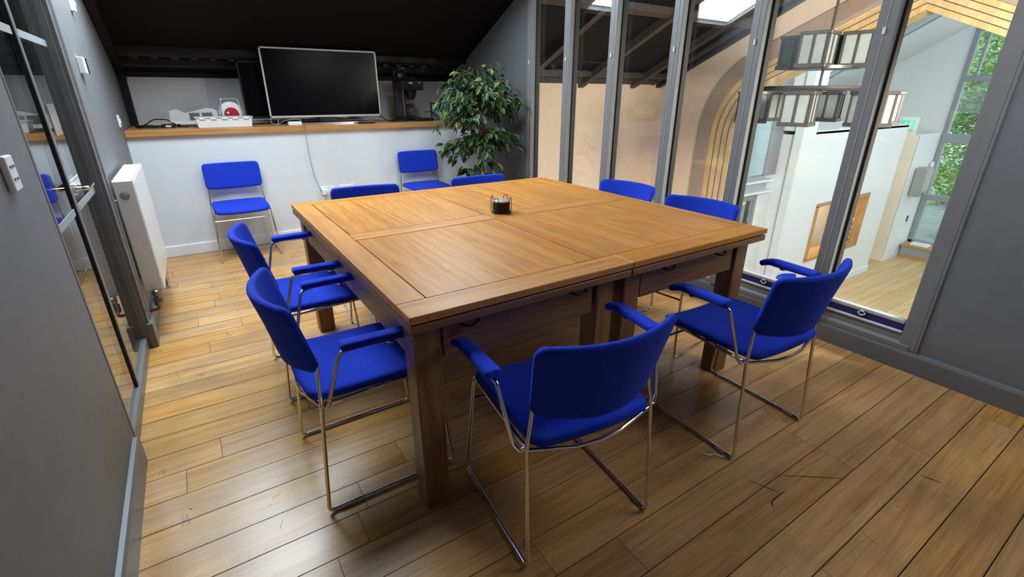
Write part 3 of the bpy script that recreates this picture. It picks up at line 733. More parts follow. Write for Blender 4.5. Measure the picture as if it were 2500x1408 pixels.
tree((36, 12.0, -3), 3.4, 9.5, 16000, 'distant tree behind the others outside the hall window', 4)

# scuff marks, scraps and paint chips
def ribbon(pts, wd, z=.0009):
    bm = bmesh.new(); pts = [Vector((x, y, z)) for x, y in pts]; L_, R_ = [], []
    for k, p in enumerate(pts):
        t_ = (pts[min(k+1, len(pts)-1)]-pts[max(k-1, 0)]).normalized(); n_ = Vector((-t_.y, t_.x, 0))*wd*(.25 if k in (0, len(pts)-1) else 1)/2
        L_.append(bm.verts.new(p+n_)); R_.append(bm.verts.new(p-n_))
    for k in range(len(pts)-1): bm.faces.new((L_[k], R_[k], R_[k+1], L_[k+1]))
    return bm
M['scuff'] = paint('dark_scuff', (.035, .022, .014), .6, .2, 0)
SCUFFS = [([(1.59, 0.576), (1.546, 0.576), (1.511, 0.576), (1.489, 0.571), (1.476, 0.557)], 0.006), ([(1.654, 0.624), (1.745, 0.555), (1.84, 0.483)], 0.004), ([(1.52, 0.684), (1.543, 0.627), (1.565, 0.571)], 0.003), ([(2.104, 0.336), (2.111, 0.306), (2.123, 0.274)], 0.004), ([(1.621, 0.33), (1.612, 0.286)], 0.004), ([(1.615, 0.688), (1.654, 0.624)], 0.002), ([(1.995, 0.509), (1.967, 0.486)], 0.003), ([(1.358, 0.792), (1.348, 0.773)], 0.003), ([(1.489, 1.016), (1.53, 0.942)], 0.002), ([(1.479, 0.887), (1.483, 0.847)], 0.003), ([(-0.265, 1.684), (-0.257, 1.674)], 0.01), ([(-0.011, 1.576), (0.017, 1.581)], 0.004), ([(-0.029, 1.543), (-0.019, 1.546)], 0.004), ([(0.024, 1.672), (0.039, 1.675)], 0.003), ([(0.003, 1.449), (-0.01, 1.417)], 0.003), ([(1.288, 0.427), (1.282, 0.397)], 0.004), ([(1.38, 0.573), (1.38, 0.542)], 0.003)]
for pts, wd in SCUFFS: obj('scuff_mark', ribbon(pts, wd), M['scuff'], fl)
sc_ = obj('tape_scrap', ribbon([(1.497, .875), (1.515, .845), (1.533, .84), (1.545, .815), (1.562, .81)], .009, .002), M['whiteplastic'], None)
tag(sc_, 'torn white scrap of tape on the floor at the right chair foot', 'scrap')
for y, z, a in ((.335, .585, .006), (.30, .575, .009), (.285, .572, .012), (.40, .60, .004)):
    obj('paint_chip', box(2.9482, 2.9496, y-a/2, y+a/2, z-.002, z+.003), M['whitebead'], bpy.data.objects['wall_right'])

# ------------------------------------------------------------------ table (two matching tables pushed together)
TY0, TY1, TZ = 1.157, 2.940, .78
def table(x0, x1, label, mirror):
    t = thing('table', label, 'table', (0, 0, 0), 0, 'two oak tables pushed together')
    t.location = ((x0+x1)/2, (TY0+TY1)/2, 0)
    ox, oy = t.location.x, t.location.y
    def part(name, bm, mat, par=None, sm=None):
        bm2 = bm
        for v in bm2.verts: v.co.x -= ox; v.co.y -= oy
        return obj(name, bm2, mat, par or t, sm)
    zt0, g = TZ-.024, .0026
    ym = (TY0+TY1)/2+.015
    fw = .100                                # width of the framing boards
    inner = x1-.088 if not mirror else x1-.062+.0
    px0, px1 = (x0+.099, x1-.086) if not mirror else (x0+.115, x1-.063)
    py = [(TY0+.113, ym-.053), (ym+.053, TY1-.068)]
    part('frame_board', box(x0, px0-g, TY0+.113+g*0, TY1-.068, zt0, TZ, .0006), M['top_y'])
    part('frame_board', box(px1+g, x1, TY0+.113, TY1-.068, zt0, TZ, .0006), M['top_y'])
    part('frame_board', box(x0, x1, TY0, TY0+.113-g*.3, zt0, TZ, .0025), M['top_x'])
    part('frame_board', box(x0, x1, TY1-.068+g*.3, TY1, zt0, TZ, .0025), M['top_x'])
    part('frame_board', box(px0, px1, ym-.053+g, ym+.053-g, zt0, TZ-.0004, .0006), M['top_x'])
    part('panel', box(px0+g, px1-g, py[0][0]+g, py[0][1]-g, zt0, TZ-.001, .0006), M['top_y'])
    part('panel', box(px0+g, px1-g, py[1][0]+g, py[1][1]-g, zt0, TZ-.001, .0006), M['top_y'])
    part('groove_bed', box(px0-.01, px1+.01, TY0+.1, TY1-.06, zt0-.0015, zt0+.012), M['gap'])
    part('lower_leaf', box(x0+.002, x1-.002, TY0+.003, TY1-.003, TZ-.056, TZ-.030, .002), M['leg_x'])
    part('spacer', box(x0+.02, x1-.02, TY0+.02, TY1-.02, TZ-.032, zt0), M['gap'])
    i, lw = .028, .088
    lx = (x0+i, x1-i-lw); ly = (TY0+.062, TY1-.028-lw)
    za, zb = .58, TZ-.056
    for a in lx:
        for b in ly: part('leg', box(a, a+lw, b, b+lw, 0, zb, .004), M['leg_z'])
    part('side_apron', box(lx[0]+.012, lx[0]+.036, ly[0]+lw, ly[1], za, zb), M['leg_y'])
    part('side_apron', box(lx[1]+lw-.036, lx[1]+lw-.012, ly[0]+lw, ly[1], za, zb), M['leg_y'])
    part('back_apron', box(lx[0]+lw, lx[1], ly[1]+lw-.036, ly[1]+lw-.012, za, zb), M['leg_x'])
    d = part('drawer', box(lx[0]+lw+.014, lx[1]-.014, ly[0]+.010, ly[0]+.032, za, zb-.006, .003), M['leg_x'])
    part('drawer_box', box(lx[0]+lw+.03, lx[1]-.03, ly[0]+.032, ly[0]+.4, za+.01, zb-.02), M['leg_y'])
    hx = (x0+.216, x1-.214) if not mirror else (x0+.276, x1-.256)
    for h in hx:
        hb = bmesh.new(); y = ly[0]+.010
        tube(fillet([(h-.036, y-.002, .697), (h-.03, y-.024, .69), (h, y-.03, .683), (h+.03, y-.024, .69), (h+.036, y-.002, .697)], .01, 3), .0045, 8, hb)
        for s in (-1, 1): lathe([(0, 0), (.010, 0), (.010, -.006), (.005, -.012), (0, -.014)], 12, hb, (h+s*.036, y, .697), 1)
        box(h-.05, h+.05, y-.003, y, .690, .703, .001, hb)
        o = part('handle', hb, M['iron'], None, 40); o.parent = d
    return t
table(.415, 1.299, 'left half of the big oak meeting table, nearer the radiator', False)
table(1.301, 2.184, 'right half of the big oak meeting table, nearer the glazed screen', True)

# ------------------------------------------------------------------ chairs
RT = .0066
def build_chair(arms, label):
    t = thing('conference_chair', label, 'chair')
    fy = .24 if arms else .185
    ztop, bh = (.664, .120) if arms else (.685, .108)
    for s in (-1, 1):
        jz = .428
        if arms:
            path = [(s*.204, -.194, .585), (s*.212, -.198, .52), (s*.228, -.205, jz), (s*.238, -fy, .0085), (s*.240, fy, .0085), (s*.213, .205, .436), (s*.222, -.14, .428), (s*.224, -.196, .430)]
        else:
            path = [(s*.208, -.190, .66), (s*.214, -.186, .55), (s*.222, -.180, jz), (s*.236, -fy, .0085), (s*.240, fy+.01, .0085), (s*.214, .165, .432), (s*.219, -.13, .436), (s*.220, -.178, .432)]
        side = obj('sled_leg', tube(fillet(path, .019, 5), RT, 8), M['chrome'], t, 45)
        for gy in (-fy+.06, fy-.06):
            obj('glide', box(s*.239-.008, s*.239+.008, gy-.022, gy+.022, 0, .013, .002), M['greyplastic'], side)
    if arms:
        rear = [(-.226, -.203, .428), (-.17, -.215, .420), (-.08, -.238, .412), (0, -.244, .410), (.08, -.238, .412), (.17, -.215, .420), (.226, -.203, .428)]
        obj('rear_rail', tube(rear, RT, 8), M['chrome'], t, 45)
        obj('stretcher', tube([(-.226, .212, .34), (.226, .212, .34)], RT*.85, 8), M['chrome'], t, 45)
    else:
        obj('rear_rail', tube([(-.221, -.182, .43), (0, -.19, .415), (.221, -.182, .43)], RT, 8), M['chrome'], t, 45)
        obj('stretcher', tube([(-.222, .178, .36), (.222, .178, .36)], RT*.85, 8), M['chrome'], t, 45)
    yb, yf = (-.225, .228) if arms else (-.185, .205)
    ycen, hb = (yb+yf)/2, (yf-yb)/2
    def seat(x, v):
        y = ycen+v
        bow = .022*(1-(x/.22)**2)*max(0, -v/hb)**2
        z = .448-.012*(1-(x/.22)**2)*(0.4+.6*(v/hb)) - .020*max(0, (v/hb-.55)/.45)**2+.006*max(0, (-v/hb-.5))
        return (x, y-bow, z)
    obj('seat', cushion(seat, .216, hb, .045, .032, e=.016), M['blue'], t, 60)
    cv = .075 if arms else .028
    def back(x, v):
        k = (x/.225)**2
        zz = ztop+v-.024*(1-k)*max(0, -v/bh)*(1 if arms else .35)
        return (x*(1+(.05 if arms else 0)*v/bh), (-.292 if arms else -.216)+cv*k-(.26 if arms else .12)*v, zz)
    obj('backrest', cushion(back, .225, bh, .032, .026, e=.013), M['blue'], t, 60)
    if arms:
        for s in (-1, 1):
            path = [(s*.232, -.198, .436), (s*.246, -.196, .425), (s*.262, -.186, .450), (s*.288, -.138, .635), (s*.293, -.085, .642), (s*.298, .07, .640)]
            at = obj('arm_tube', tube(fillet(path, .028, 5), RT, 8), M['chrome'], t, 45)
            def pad(x, v, s=s):
                d = max(0, (v-.055)/.075)
                return (s*.295+x+s*.005*v/.13, v-.005, .656-.022*d*d)
            obj('arm_pad', cushion(pad, .026, .130, .014, .026, nu=10, e=.012), M['blue'], t, 60)
            obj('arm_clip', lathe([(0, .638), (.014, .638), (.016, .644), (0, .645)], 14, c=(s*.297, .02, -.006)), M['chrome'], at, 40)
    return t
armL = [
 ((.867, 1.053), -5.8, 'blue armchair with its back to the camera, nearest the foreground, at the table corner leg'),
 ((1.817, 1.008), -2.4, 'blue armchair with its back to the camera beside the glazed screen, right of the table'),
 ((.388, 1.630), -90, 'blue armchair on the left side of the table, nearer the camera'),
 ((.392, 2.408), -90, 'blue armchair on the left side of the table, farther from the camera'),
 ((2.215, 1.700), 97, 'blue chair tucked under the table along the glass, the nearer of the two'),
 ((2.275, 2.355), 97, 'blue chair tucked under the table along the glass, the farther of the two'),
]
proto = build_chair(True, '')
def put(pr, items, grp, z=0):
    for i, ((x, y), a, lab) in enumerate(items):
        o = pr if (i == 0 and pr.get('used') is None) else copy_tree(pr)
        if i == 0: pr['used'] = 1
        o.location = (x, y, z); o.rotation_euler = (0, 0, math.radians(a)); o['label'] = lab; o['group'] = grp
put(proto, armL, 'blue chairs around the table')
side = build_chair(False, '')
put(side, [
 ((.272, 4.83), 180, 'armless blue chair against the white wall, left of the hanging cord'),
 ((2.055, 4.83), 180, 'armless blue chair against the white wall next to the ficus'),
 ((.90, 3.01), 173, 'armless blue chair behind the far table edge, in front of the wall sockets'),
 ((1.76, 2.97), 178, 'armless blue chair behind the far table edge, in front of the ficus'),
], 'armless blue chairs by the back wall')
put(proto, [((9.50, 4.28), 160, 'blue chair down in the hall beside the white pillar'), ((8.80, 4.22), 185, 'blue chair down in the hall left of another blue chair')], 'blue chairs down in the hall', LV)
for o in list(C.objects):
    if 'used' in o: del o['used']

# ------------------------------------------------------------------ coasters on the table
cx_, cy_ = 1.312, 2.115
hold = thing('coaster_holder', 'black wire coaster holder in the middle of the table', 'holder', (cx_, cy_, TZ))
obj('base_ring', tube([(.050*math.cos(t*PI/16), .050*math.sin(t*PI/16), .0035) for t in range(32)], .002, 6, closed=True), M['iron'], hold, 40)
for k in range(4):
    a = k*PI/2+.55; d = Vector((math.cos(a), math.sin(a), 0)); tn = Vector((-math.sin(a), math.cos(a), 0)); r = .0535
    pts = [d*.045+tn*.012+Vector((0, 0, .003)), d*r+tn*.012+Vector((0, 0, .004)), d*r+tn*.012+Vector((0, 0, .07))]
    for j in range(1, 8): pts.append(d*r+tn*(.012*math.cos(PI*j/8))+Vector((0, 0, .07+.014*math.sin(PI*j/8))))
    pts += [d*r-tn*.012+Vector((0, 0, .07)), d*r-tn*.012+Vector((0, 0, .004)), d*.045-tn*.012+Vector((0, 0, .003))]
    obj('wire_loop', tube(pts, .0018, 6), M['iron'], hold, 40)
pos = ['lowest', 'second lowest', 'third lowest', 'fourth lowest', 'third from the top', 'second from the top', 'topmost, coloured grey for its sheen']
for k in range(7):
    c = obj('coaster', lathe([(0, 0), (.044, 0), (.046, .001), (.046, .006), (.044, .0075), (0, .0075)], 28), M['black'] if k < 6 else M['greyplastic'], None, 40, (cx_, cy_, TZ+.0062+k*.0086))  # top coaster is black too; its grey is a painted sheen
    tag(c, 'round black coaster in the wire holder, %s' % pos[k], 'coaster', 'coasters in the wire holder')

# ------------------------------------------------------------------ radiator and wall fittings
rd = thing('radiator', 'white flat panel radiator on the grey left wall', 'radiator', (XL, 3.36, 0))
X0, X1, Z0, Z1, Ln = .03, .12, .27, .915, .80
obj('front_panel', box(X1-.018, X1, 0, Ln, Z0, Z1, .006, None, 2), M['enamel'], rd)
obj('rear_panel', box(X0, X0+.015, .01, Ln-.01, Z0, Z1-.01, .004), M['enamel'], rd)
ec = obj('end_cover', box(X0-.005, X1-.004, -.004, .012, Z0+.01, Z1+.004, .003), M['enamel'], rd)
obj('end_cover', box(X0-.005, X1-.004, Ln-.012, Ln+.004, Z0+.01, Z1+.004, .003), M['enamel'], rd)
bm = box(X0-.005, X0+.008, 0, Ln, Z1-.004, Z1+.006); box(X1-.016, X1-.002, 0, Ln, Z1-.004, Z1+.006, 0, bm); box(X0+.008, X1-.016, 0, Ln, Z1-.012, Z1-.004, 0, bm)
obj('top_grille', bm, M['enamel'], rd)
bl = obj('bleed_opening', lathe([(0, -.0055), (.022, -.0055), (.024, -.0045)], 22, axis=1, c=((X0+X1)/2-.01, 0, Z1-.075)), M['greyplastic'], ec, 40)
vb = bmesh.new(); lathe([(0, -.012), (.009, -.012), (.012, -.004), (.012, 0)], 16, vb, ((X0+X1)/2-.01, 0, Z1-.07), 1)
obj('bleed_valve', vb, M['steel'], ec, 40)
vv = bmesh.new()
tube(fillet([(.0, -.03, .165), (.075, -.03, .165), (.075, -.03, .2)], .02), .010, 8, vv)
lathe([(0, 0), (.020, 0), (.024, .01), (.024, .045), (.016, .055), (0, .055)], 16, vv, (.075, -.03, .19))
lathe([(0, 0), (.017, 0), (.019, .008), (.019, .030), (.012, .036), (0, .036)], 16, vv, (.075, -.03, .252))
tube([(.075, -.03, .215), (.075, .02, .285)], .011, 8, vv)
obj('valve', vv, paint('pewter_valve', (.25, .19, .16), .3, .1, 0, metal=.9), rd, 40)
obj('bracket', box(0, X0, .1, .14, .35, .8), M['enamel'], rd)
obj('bracket', box(0, X0, .66, .70, .35, .8), M['enamel'], rd)
for yy in (.86, .93):
    obj('pipe', tube(fillet([(.07, yy, .012), (.07, yy, .28 if yy > .9 else .36), (.03, yy-.04, .33)], .03), .012, 10), M['steel'], rd, 40)

def plate(name, y, z, hy, hz_, th, label, cat, x=XL):
    t = thing(name, label, cat, (x, y, z)); obj('plate', box(0, th, -hy, hy, -hz_, hz_, .004, None, 2), M['whiteplastic'], t); return t
th_ = plate('thermostat', 3.74, 1.505, .055, .042, .030, 'white thermostat with black display on the grey left wall', 'thermostat')
obj('display', box(.0302, .0325, .012, .055, -.040, .040, .001), M['black'], th_)
dv = plate('wall_sensor', 4.12, 1.86, .035, .05, .022, 'small white sensor high on the grey left wall', 'sensor')
obj('lens', box(.022, .028, -.018, .018, -.025, .005, .003), M['whiteplastic'], dv)
ls = plate('light_switch', 4.90, 1.165, .045, .045, .010, 'white light switch on the grey wall near the ledge', 'switch')
obj('rocker', box(.010, .016, -.012, .012, -.018, .018, .002), M['whiteplastic'], ls)
dm = plate('switch_panel', 1.795, 1.165, .034, .045, .016, 'white control box on the near grey wall at the left edge', 'switch')
for a, b in ((-.012, .018), (.012, .018), (-.012, -.014), (.012, -.014)):
    obj('button', box(.016, .019, a-.006, a+.006, b-.004, b+.004, .001), M['greyplastic'], dm)
# double sockets on the low wall
for x, lab in ((1.085, 'white double socket with a plugged in adaptor, left one, behind a chair'), (1.27, 'white double socket without plugs, right one, behind a chair')):
    t = thing('wall_socket', lab, 'socket', (x, YB, .455))
    obj('plate', box(-.074, .074, -.010, 0, -.043, .043, .004), M['whiteplastic'], t)
    for s in (-.036, .036):
        bm = bmesh.new(); box(s-.003, s+.003, -.0112, -.0098, .008, .020, 0, bm)
        for q in (-.011, .011): box(s+q-.004, s+q+.004, -.0112, -.0098, -.014, -.010, 0, bm)
        obj('pin_holes', bm, M['darkgrey'], t)
    if x < 1.2:
        obj('adaptor', box(-.066, -.008, -.055, -.010, -.035, .022, .006), M['whiteplastic'], t)
cd = obj('hanging_cable', tube(fillet([(.945, 5.042, 1.083), (.945, 5.03, 1.02), (.950, 5.05, .82), (.968, 5.06, .62), (1.0, 5.055, .50), (1.03, 5.045, .42), (1.06, 5.02, .425), (1.055, 5.028, .45)], .1, 6), .0026, 6), M['cordgrey'], None, 40)
tag(cd, 'thin grey cord hanging from the ledge down to the sockets', 'cable')

# ------------------------------------------------------------------ things on the ledge
LZ = 1.08
def tv(name, x0, x1, z0, z1, y, fr_, label, tilt=0):
    t = thing(name, label, 'television', ((x0+x1)/2, y, LZ)); hw = (x1-x0)/2; a, b = z0-LZ, z1-LZ; fw = .015
    obj('body', box(-hw+.004, hw-.004, .004, .035, a+.004, b-.004, .004), M['black'], t)
    obj('screen', box(-hw+fw, hw-fw, -.001, .004, a+fw, b-fw), M['screen'], t)
    bm = bmesh.new()
    box(-hw, hw, -.006, .02, b-fw, b, .002, bm); box(-hw, hw, -.006, .02, a, a+fw*1.3, .002, bm)
    box(-hw, -hw+fw, -.006, .02, a, b, .002, bm); box(hw-fw, hw, -.006, .02, a, b, .002, bm)
    obj('bezel', bm, fr_, t)
    return t, a
t, a = tv('television', .712, 1.812, 1.142, 1.768, 5.38, M['bezel'], 'large flat television with silver frame on the oak ledge')
obj('stand_neck', box(-.09, .09, .01, .05, .015, a+.1, .004), M['black'], t)
st = []
for k in range(13):
    u = -1+2*k/12; st.append((u*.43, -.20-.0*u+.05*u*u))
bm = bmesh.new()
ring = [(x, y) for x, y in st]+[(x*.97, y+.035) for x, y in reversed(st)]
prism(ring, 2, 0.0, .020, bm)
obj('stand_bar', bm, M['steel'], t)
obj('stand_foot', box(-.06, .06, -.18, .05, .002, .016, .003), M['black'], t)
t, a = tv('television', .520, 1.49, 1.135, 1.650, 5.52, M['black'], 'black television standing behind the silver framed one')
obj('stand_neck', box(-.06, .06, .01, .04, .015, a+.1), M['black'], t)
obj('stand_foot', box(-.28, .28, -.06, .14, 0, .016, .004), M['black'], t)
obj('chin', box(-.49, .49, -.004, .0, a-.012, a, .001), M['steel'], t)

bx = thing('storage_box', 'low white plastic storage box in front of the cable reel', 'box', (.31, 5.24, LZ))
W, Dp, H = .222, .085, .088
bm = bmesh.new()
hexa(bm, [(-W+.012, -Dp, 0), (W-.012, -Dp, 0), (W-.012, Dp, 0), (-W+.012, Dp, 0), (-W, -Dp-.01, H), (W, -Dp-.01, H), (W, Dp+.01, H), (-W, Dp+.01, H)], .006, 2)
obj('body', bm, M['whiteplastic'], bx)
ld = obj('lid', box(-W-.006, W+.006, -Dp-.016, Dp+.016, H-.006, H+.005, .003), paint('clear_lid', (.55, .58, .62), .3, .05, 0), bx)
for k in range(5): obj('lid_clip', box(-W+.03+k*.085, -W+.075+k*.085, -Dp-.0175, -Dp-.010, H-.016, H-.004, .002), M['whiteplastic'], ld)

pj = thing('projector', 'white projector with grey grilles at the left end of the ledge', 'projector', (.09, 5.54, LZ+.015))
prof = [(-.19, .035), (-.18, .125), (-.13, .14), (-.06, .105), (.02, .125), (.10, .145), (.165, .14), (.19, .115), (.185, .03), (.12, .02), (-.14, .02)]
obj('body', prism(prof, 1, -.11, .12), paint('projector_casing', (.62, .63, .62), .4, .03, 0), pj)
obj('lower_shell', prism([(-.185, .032), (-.05, .03), (.185, .028), (.17, .012), (-.13, .012)], 1, -.118, .124), M['whiteplastic'], pj)
for x in (.0, .10): 
    gr = obj('grille', box(x-.035, x+.045, -.116, -.110, .045, .105, .002), M['darkgrey'], pj)
    for k in range(5): obj('grille_slat', box(x-.033, x+.043, -.119, -.116, .050+k*.011, .054+k*.011), M['greyplastic'], gr)
for x in (-.13, .13):
    for y in (-.08, .08): obj('foot', lathe([(0, -.015), (.012, -.015), (.012, .02)], 10, c=(x, y, 0)), M['black'], pj)

rl = thing('cable_reel', 'white cable reel with red hub and wire handle on the ledge', 'cable reel', (.395, 5.50, LZ))
obj('disc', lathe([(0, -.05), (.090, -.05), (.097, -.045), (.097, -.03), (.06, -.025), (.06, .04), (.097, .045), (.097, .06), (0, .06)], 36, axis=1, c=(0, 0, .115)), M['whiteplastic'], rl, 40)
hb = obj('hub', lathe([(0, -.062), (.055, -.060), (.063, -.050)], 30, axis=1, c=(0.002, 0, .100)), M['red'], rl, 40)
obj('crank_knob', lathe([(0, -.085), (.010, -.085), (.012, -.062)], 14, axis=1, c=(-.03, 0, .115)), M['whiteplastic'], hb, 40)
bm = tube(fillet([(-.085, -.055, .10), (-.072, -.055, .235), (.072, -.055, .235), (.090, -.055, .10)], .012, 4), .005, 8)
tube(fillet([(-.075, -.0, .0), (-.085, -.055, .10)], .01), .005, 8, bm); tube(fillet([(.08, 0, .0), (.090, -.055, .10)], .01), .005, 8, bm)
obj('handle_frame', bm, M['steel'], rl, 40)
obj('handle_grip', tube([(-.06, -.055, .236), (.06, -.055, .236)], .009, 10), M['greyplastic'], rl, 40)

def cable(pts, r, label, mat=M['black'], cat='cable', grp=None):
    o = obj('cable', tube(fillet(pts, .06, 5), r, 6), mat, None, 40); tag(o, label, cat, grp); return o
rnd = random.Random(5)
cable([(-.36, 5.45, 1.086), (-.30, 5.50, 1.10), (-.22, 5.52, 1.15), (-.12, 5.5, 1.145), (-.05, 5.42, 1.09), (.02, 5.36, 1.086)], .005, 'black cable arching at the left end of the ledge')
pts = []
for k in range(46):
    a = k*.55; pts.append((-.26+.085*math.cos(a)*(1+.3*math.sin(k)), 5.42+.07*math.sin(a), 1.0855+.004*(k//12)+.002*(k % 3)))
cable(pts, .0045, 'heaped black cable in the corner of the ledge by the grey wall')
pw = thing('power_adaptor', 'black power adaptor among cables at the left end of the ledge', 'adaptor', (-.12, 5.40, LZ))
obj('body', box(-.05, .05, -.03, .03, 0, .032, .006), M['black'], pw); obj('label_tag', box(-.02, .02, -.0315, -.03, .008, .022), M['whiteplastic'], pw)
cable([(1.80, 5.40, 1.14), (1.86, 5.36, 1.10), (1.92, 5.32, 1.086), (2.0, 5.34, 1.12), (2.06, 5.36, 1.135), (2.12, 5.36, 1.13), (2.2, 5.33, 1.09), (2.28, 5.36, 1.086)], .0045, 'black cable running from the television to the router')
pts = []
for k in range(40):
    a = k*.6; pts.append((2.0+.10*math.cos(a)*(1+.2*math.sin(k*1.7)), 5.30+.06*math.sin(a), 1.0855+.003*(k//10)+.015*max(0, math.sin(a*.5))))
cable(pts, .004, 'coiled black cable in front of the coffee machine')
cable([(2.33, 5.42, 1.17), (2.40, 5.38, 1.175), (2.46, 5.34, 1.14), (2.48, 5.34, 1.09)], .004, 'thin black cable looping in front of the small framed picture')
wb_ = thing('white_adaptor', 'white plug adaptor with cord under the television', 'adaptor', (.90, 5.17, LZ+.022))
obj('body', box(-.07, .05, -.03, .03, -.022, .014, .006), M['whiteplastic'], wb_)
obj('lead', tube(fillet([(.04, 0, .008), (.05, .0, .03), (-.02, .0, .036), (-.10, .04, .02), (-.16, .05, -.018)], .03), .003, 6), M['greyplastic'], wb_, 40)
cable([(.72, 5.36, 1.15), (.70, 5.34, 1.11), (.72, 5.30, 1.09), (.76, 5.28, 1.09), (.77, 5.30, 1.13)], .004, 'grey cable hanging at the lower left corner of the television', M['greyplastic'])
rm = obj('remote_control', box(-.085, .085, -.02, .02, 0, .018, .006), M['black'], None, None, (1.57, 5.13, LZ)); tag(rm, 'black remote control on the ledge under the television', 'remote')
pa = obj('paper_sheet', box(-.11, .11, -.03, .03, 0, .0015), M['whiteplastic'], None, None, (1.36, 5.12, LZ)); tag(pa, 'white paper lying on the ledge below the television', 'paper')

cf = thing('coffee_machine', 'black filter coffee machine on the right part of the ledge', 'coffee machine', (2.18, 5.56, LZ))
obj('base', box(-.10, .12, -.17, .12, 0, .035, .006), M['black'], cf)
obj('column', box(-.105, -.0, .0, .12, .035, .335, .006), M['darkgrey'], cf)
obj('water_head', box(-.105, .155, -.17, .12, .320, .420, .008), M['black'], cf)
obj('filter_basket', lathe([(0, .22), (.04, .22), (.075, .322), (0, .322)], 22, c=(.035, -.06, 0)), M['black'], cf, 40)
obj('steel_upright', tube([(-.085, -.16, .035), (-.095, -.165, .322)], .006, 8), M['steel'], cf, 40)
obj('sticker', box(-.02, .025, -.1715, -.170, .385, .402), M['yellow'], cf)
sw = bmesh.new(); box(.095, .103, -.1715, -.170, .392, .402, 0, sw); box(.108, .116, -.1715, -.170, .392, .402, 0, sw)
obj('switch_marks', sw, M['whiteplastic'], cf)
def jug(loc, label, rot):
    t = thing('coffee_jug', label, 'jug', loc, rot, 'glass coffee jugs of the coffee machine')
    obj('glass_bowl', lathe([(0, .002), (.05, .002), (.066, .02), (.073, .05), (.068, .08), (.048, .105), (.042, .115)], 26), M['jugglass'], t, 60)
    cl = obj('collar', lathe([(.043, .108), (.050, .112), (.050, .130), (.040, .134), (0, .134)], 24), M['black'], t, 40)
    obj('pour_tab', box(-.012, .012, -.052, -.049, .112, .130), M['orange'], cl)
    obj('handle', tube(fillet([(-.045, 0, .122), (-.095, 0, .125), (-.105, 0, .05)], .025), .008, 8), M['black'], t, 40)
jug((2.215, 5.50, LZ+.036), 'glass coffee jug on the hotplate of the coffee machine', .4)
jug((2.14, 5.56, LZ+.421), 'glass coffee jug standing on top of the coffee machine', .4)
rt_ = thing('router', 'flat black router with an upright antenna beside the coffee machine', 'router', (2.29, 5.31, LZ))
obj('body', box(-.12, .09, -.05, .05, 0, .032, .006), M['black'], rt_)
obj('antenna', tube([(.095, .02, .008), (.090, .02, .05), (.088, .02, .20)], .006, 8, r2=.004), M['black'], rt_, 40)
pf = thing('picture_frame', 'small framed picture leaning behind the ficus on the ledge', 'picture', (2.56, 5.45, LZ))
bm = bmesh.new(); hw, H = .125, .185
box(-hw, hw, 0, .015, 0, .012, .002, bm); box(-hw, hw, 0, .015, H-.012, H, .002, bm); box(-hw, -hw+.012, 0, .015, 0, H, .002, bm); box(hw-.012, hw, 0, .015, 0, H, .002, bm)
obj('frame', bm, paint('dark_red_frame', (.05, .018, .02), .4, .1, 0), pf)
obj('print', box(-hw+.012, hw-.012, .004, .009, .012, H-.012), M['photo'], pf)
obj('prop', hexa(bmesh.new(), [(-.02, .015, 0), (.02, .015, 0), (.02, .07, 0), (-.02, .07, 0), (-.02, .012, .12), (.02, .012, .12), (.02, .018, .12), (-.02, .018, .12)]), M['black'], pf)

# ------------------------------------------------------------------ ficus
fc = thing('potted_ficus', 'bushy potted ficus in the corner beside the glazed screen', 'plant', (2.50, 4.42, 0))
obj('pot', lathe([(0, 0), (.13, 0), (.17, .26), (.18, .27), (.18, .30), (.165, .30), (.16, .265), (0, .265)], 28), M['pot'], fc, 40)
obj('soil', lathe([(0, .272), (.158, .268)], 24), M['soil'], fc)
rnd = random.Random(11)
for k in range(4):
    a = k*1.6; pts = []
    for j in range(9):
        z = .26+j*.155; pts.append((.03*math.cos(a+j*.9)+.004*j, .03*math.sin(a+j*.9), z))
    obj('stem', tube(pts, .016, 7, r2=.006), M['bark'], fc, 50)
def leaf_bm():
    bm = bmesh.new(); n = 6; L_, W_ = 1.0, .56
    mid, lf, rt = [], [], []
    for i in range(n+1):
        u = i/n; wv = W_*.5*math.sin(PI*min(1, u*1.02))**.8*(1-.25*u) if 0 < i < n else 0
        droop = -.28*u*u
        mid.append(bm.verts.new((0, u*L_, droop-.02)))
        lf.append(bm.verts.new((-wv, u*L_, droop+.07*(wv/.23))) if 0 < i < n else mid[-1]); rt.append(bm.verts.new((wv, u*L_, droop+.07*(wv/.23))) if 0 < i < n else mid[-1])
    for i in range(n):
        for side_ in (lf, rt):
            q = [mid[i], side_[i], side_[i+1], mid[i+1]]; u_ = []
            for v in q:
                if v not in u_: u_.append(v)
            if len(u_) > 2: bm.faces.new(u_)
    return bm
lb = leaf_bm(); lme = bpy.data.meshes.new('leaf'); lb.to_mesh(lme)
lme.polygons.foreach_set('use_smooth', [True]*len(lme.polygons)); lme.materials.append(M['leaf'])
leaves = []
def add_leaf(p, out, s):
    d = Vector((out.x+rnd.gauss(0, .45), out.y+rnd.gauss(0, .45), rnd.uniform(-1.15, .15))).normalized()
    upv = Vector((rnd.gauss(0, .35), rnd.gauss(0, .35)-.25, 1)); xax = d.cross(upv).normalized(); zax = xax.cross(d).normalized()
    mt_ = Matrix((xax, d, zax)).transposed().to_4x4(); mt_ = Matrix.Translation(p) @ mt_ @ Matrix.Scale(s, 4)
    leaves.append(mt_)
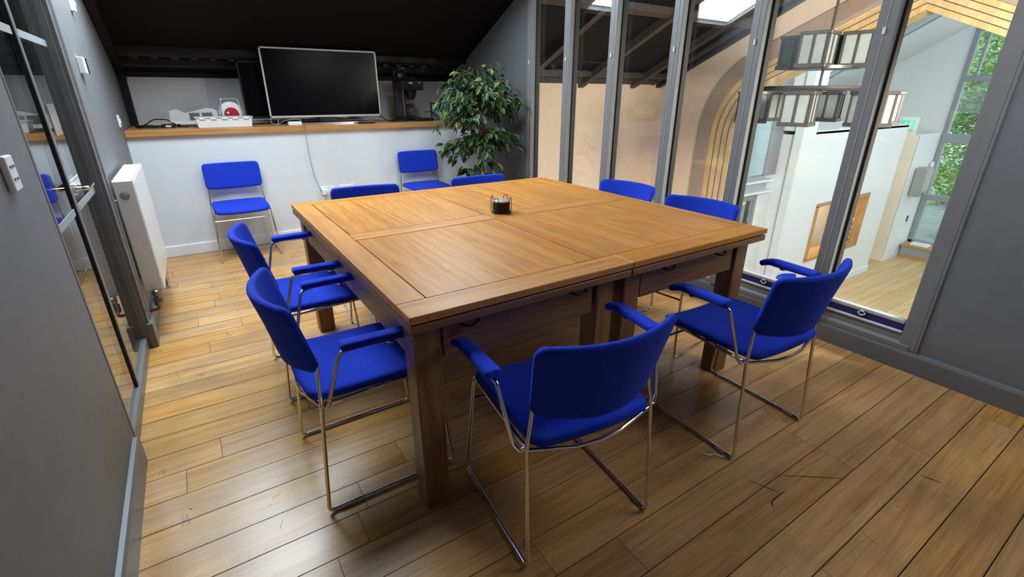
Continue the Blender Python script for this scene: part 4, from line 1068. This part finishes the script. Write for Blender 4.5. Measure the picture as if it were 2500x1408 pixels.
def branch(z0, az, ln, rise, nl):
    base = Vector((.02*math.cos(az), .02*math.sin(az), z0)); pts = [base]; d = Vector((math.cos(az), math.sin(az), rise)).normalized()
    n = 6
    for i in range(1, n+1):
        d = (d+Vector((rnd.gauss(0, .1), rnd.gauss(0, .1), -.14))).normalized(); pts.append(pts[-1]+d*ln/n)
    for p in pts:                                             # keep clear of the walls
        p.x = min(p.x, .33); p.y = min(p.y, .5)
    obj('branch', tube(pts, .0045, 5, r2=.002), M['bark'], fc, 50)
    for i in range(nl):
        u = rnd.uniform(.06, 1)*n; k = min(int(u), n-1); p = pts[k].lerp(pts[k+1], u-k)
        out = Vector((math.cos(az), math.sin(az), 0))*.8
        p = p+Vector((rnd.gauss(0, .02), rnd.gauss(0, .02), rnd.gauss(0, .02))); p.x = min(p.x, .31)
        add_leaf(p, out, rnd.uniform(.07, .115))
for k in range(40): branch(rnd.uniform(1.12, 1.5), k*2.4+rnd.uniform(-.3, .3), rnd.uniform(.30, .54), rnd.uniform(.15, .8), 18)
for k in range(26): branch(rnd.uniform(.85, 1.52), k*2.4+.2, rnd.uniform(.12, .24), rnd.uniform(.1, 1.0), 10)
for k in range(6): branch(1.5, k*1.05+.4, rnd.uniform(.2, .32), rnd.uniform(.6, 1.2), 9)
for k in range(22): branch(rnd.uniform(.82, 1.06), k*2.4+.6, rnd.uniform(.28, .48), rnd.uniform(.1, .6), 15)
for k in range(10): branch(rnd.uniform(.45, .72), k*2.4+1.1, rnd.uniform(.18, .36), rnd.uniform(.2, .8), 8)
cpos = Vector((0, 0, 1.36))-Vector((2.50, 4.42, 0))
leaves.sort(key=lambda q: (q.translation-cpos).length)
for q in leaves[:300]:
    o = bpy.data.objects.new('leaf', lme); C.objects.link(o); o.parent = fc; o.matrix_local = q
bm = bmesh.new()
for q in leaves[300:]:
    idx = {v: bm.verts.new(q @ v.co) for v in lb.verts}
    for f in lb.faces: bm.faces.new([idx[v] for v in f.verts])
lb.free()
o = obj('foliage', bm, M['leaf'], fc); o['kind'] = 'stuff'
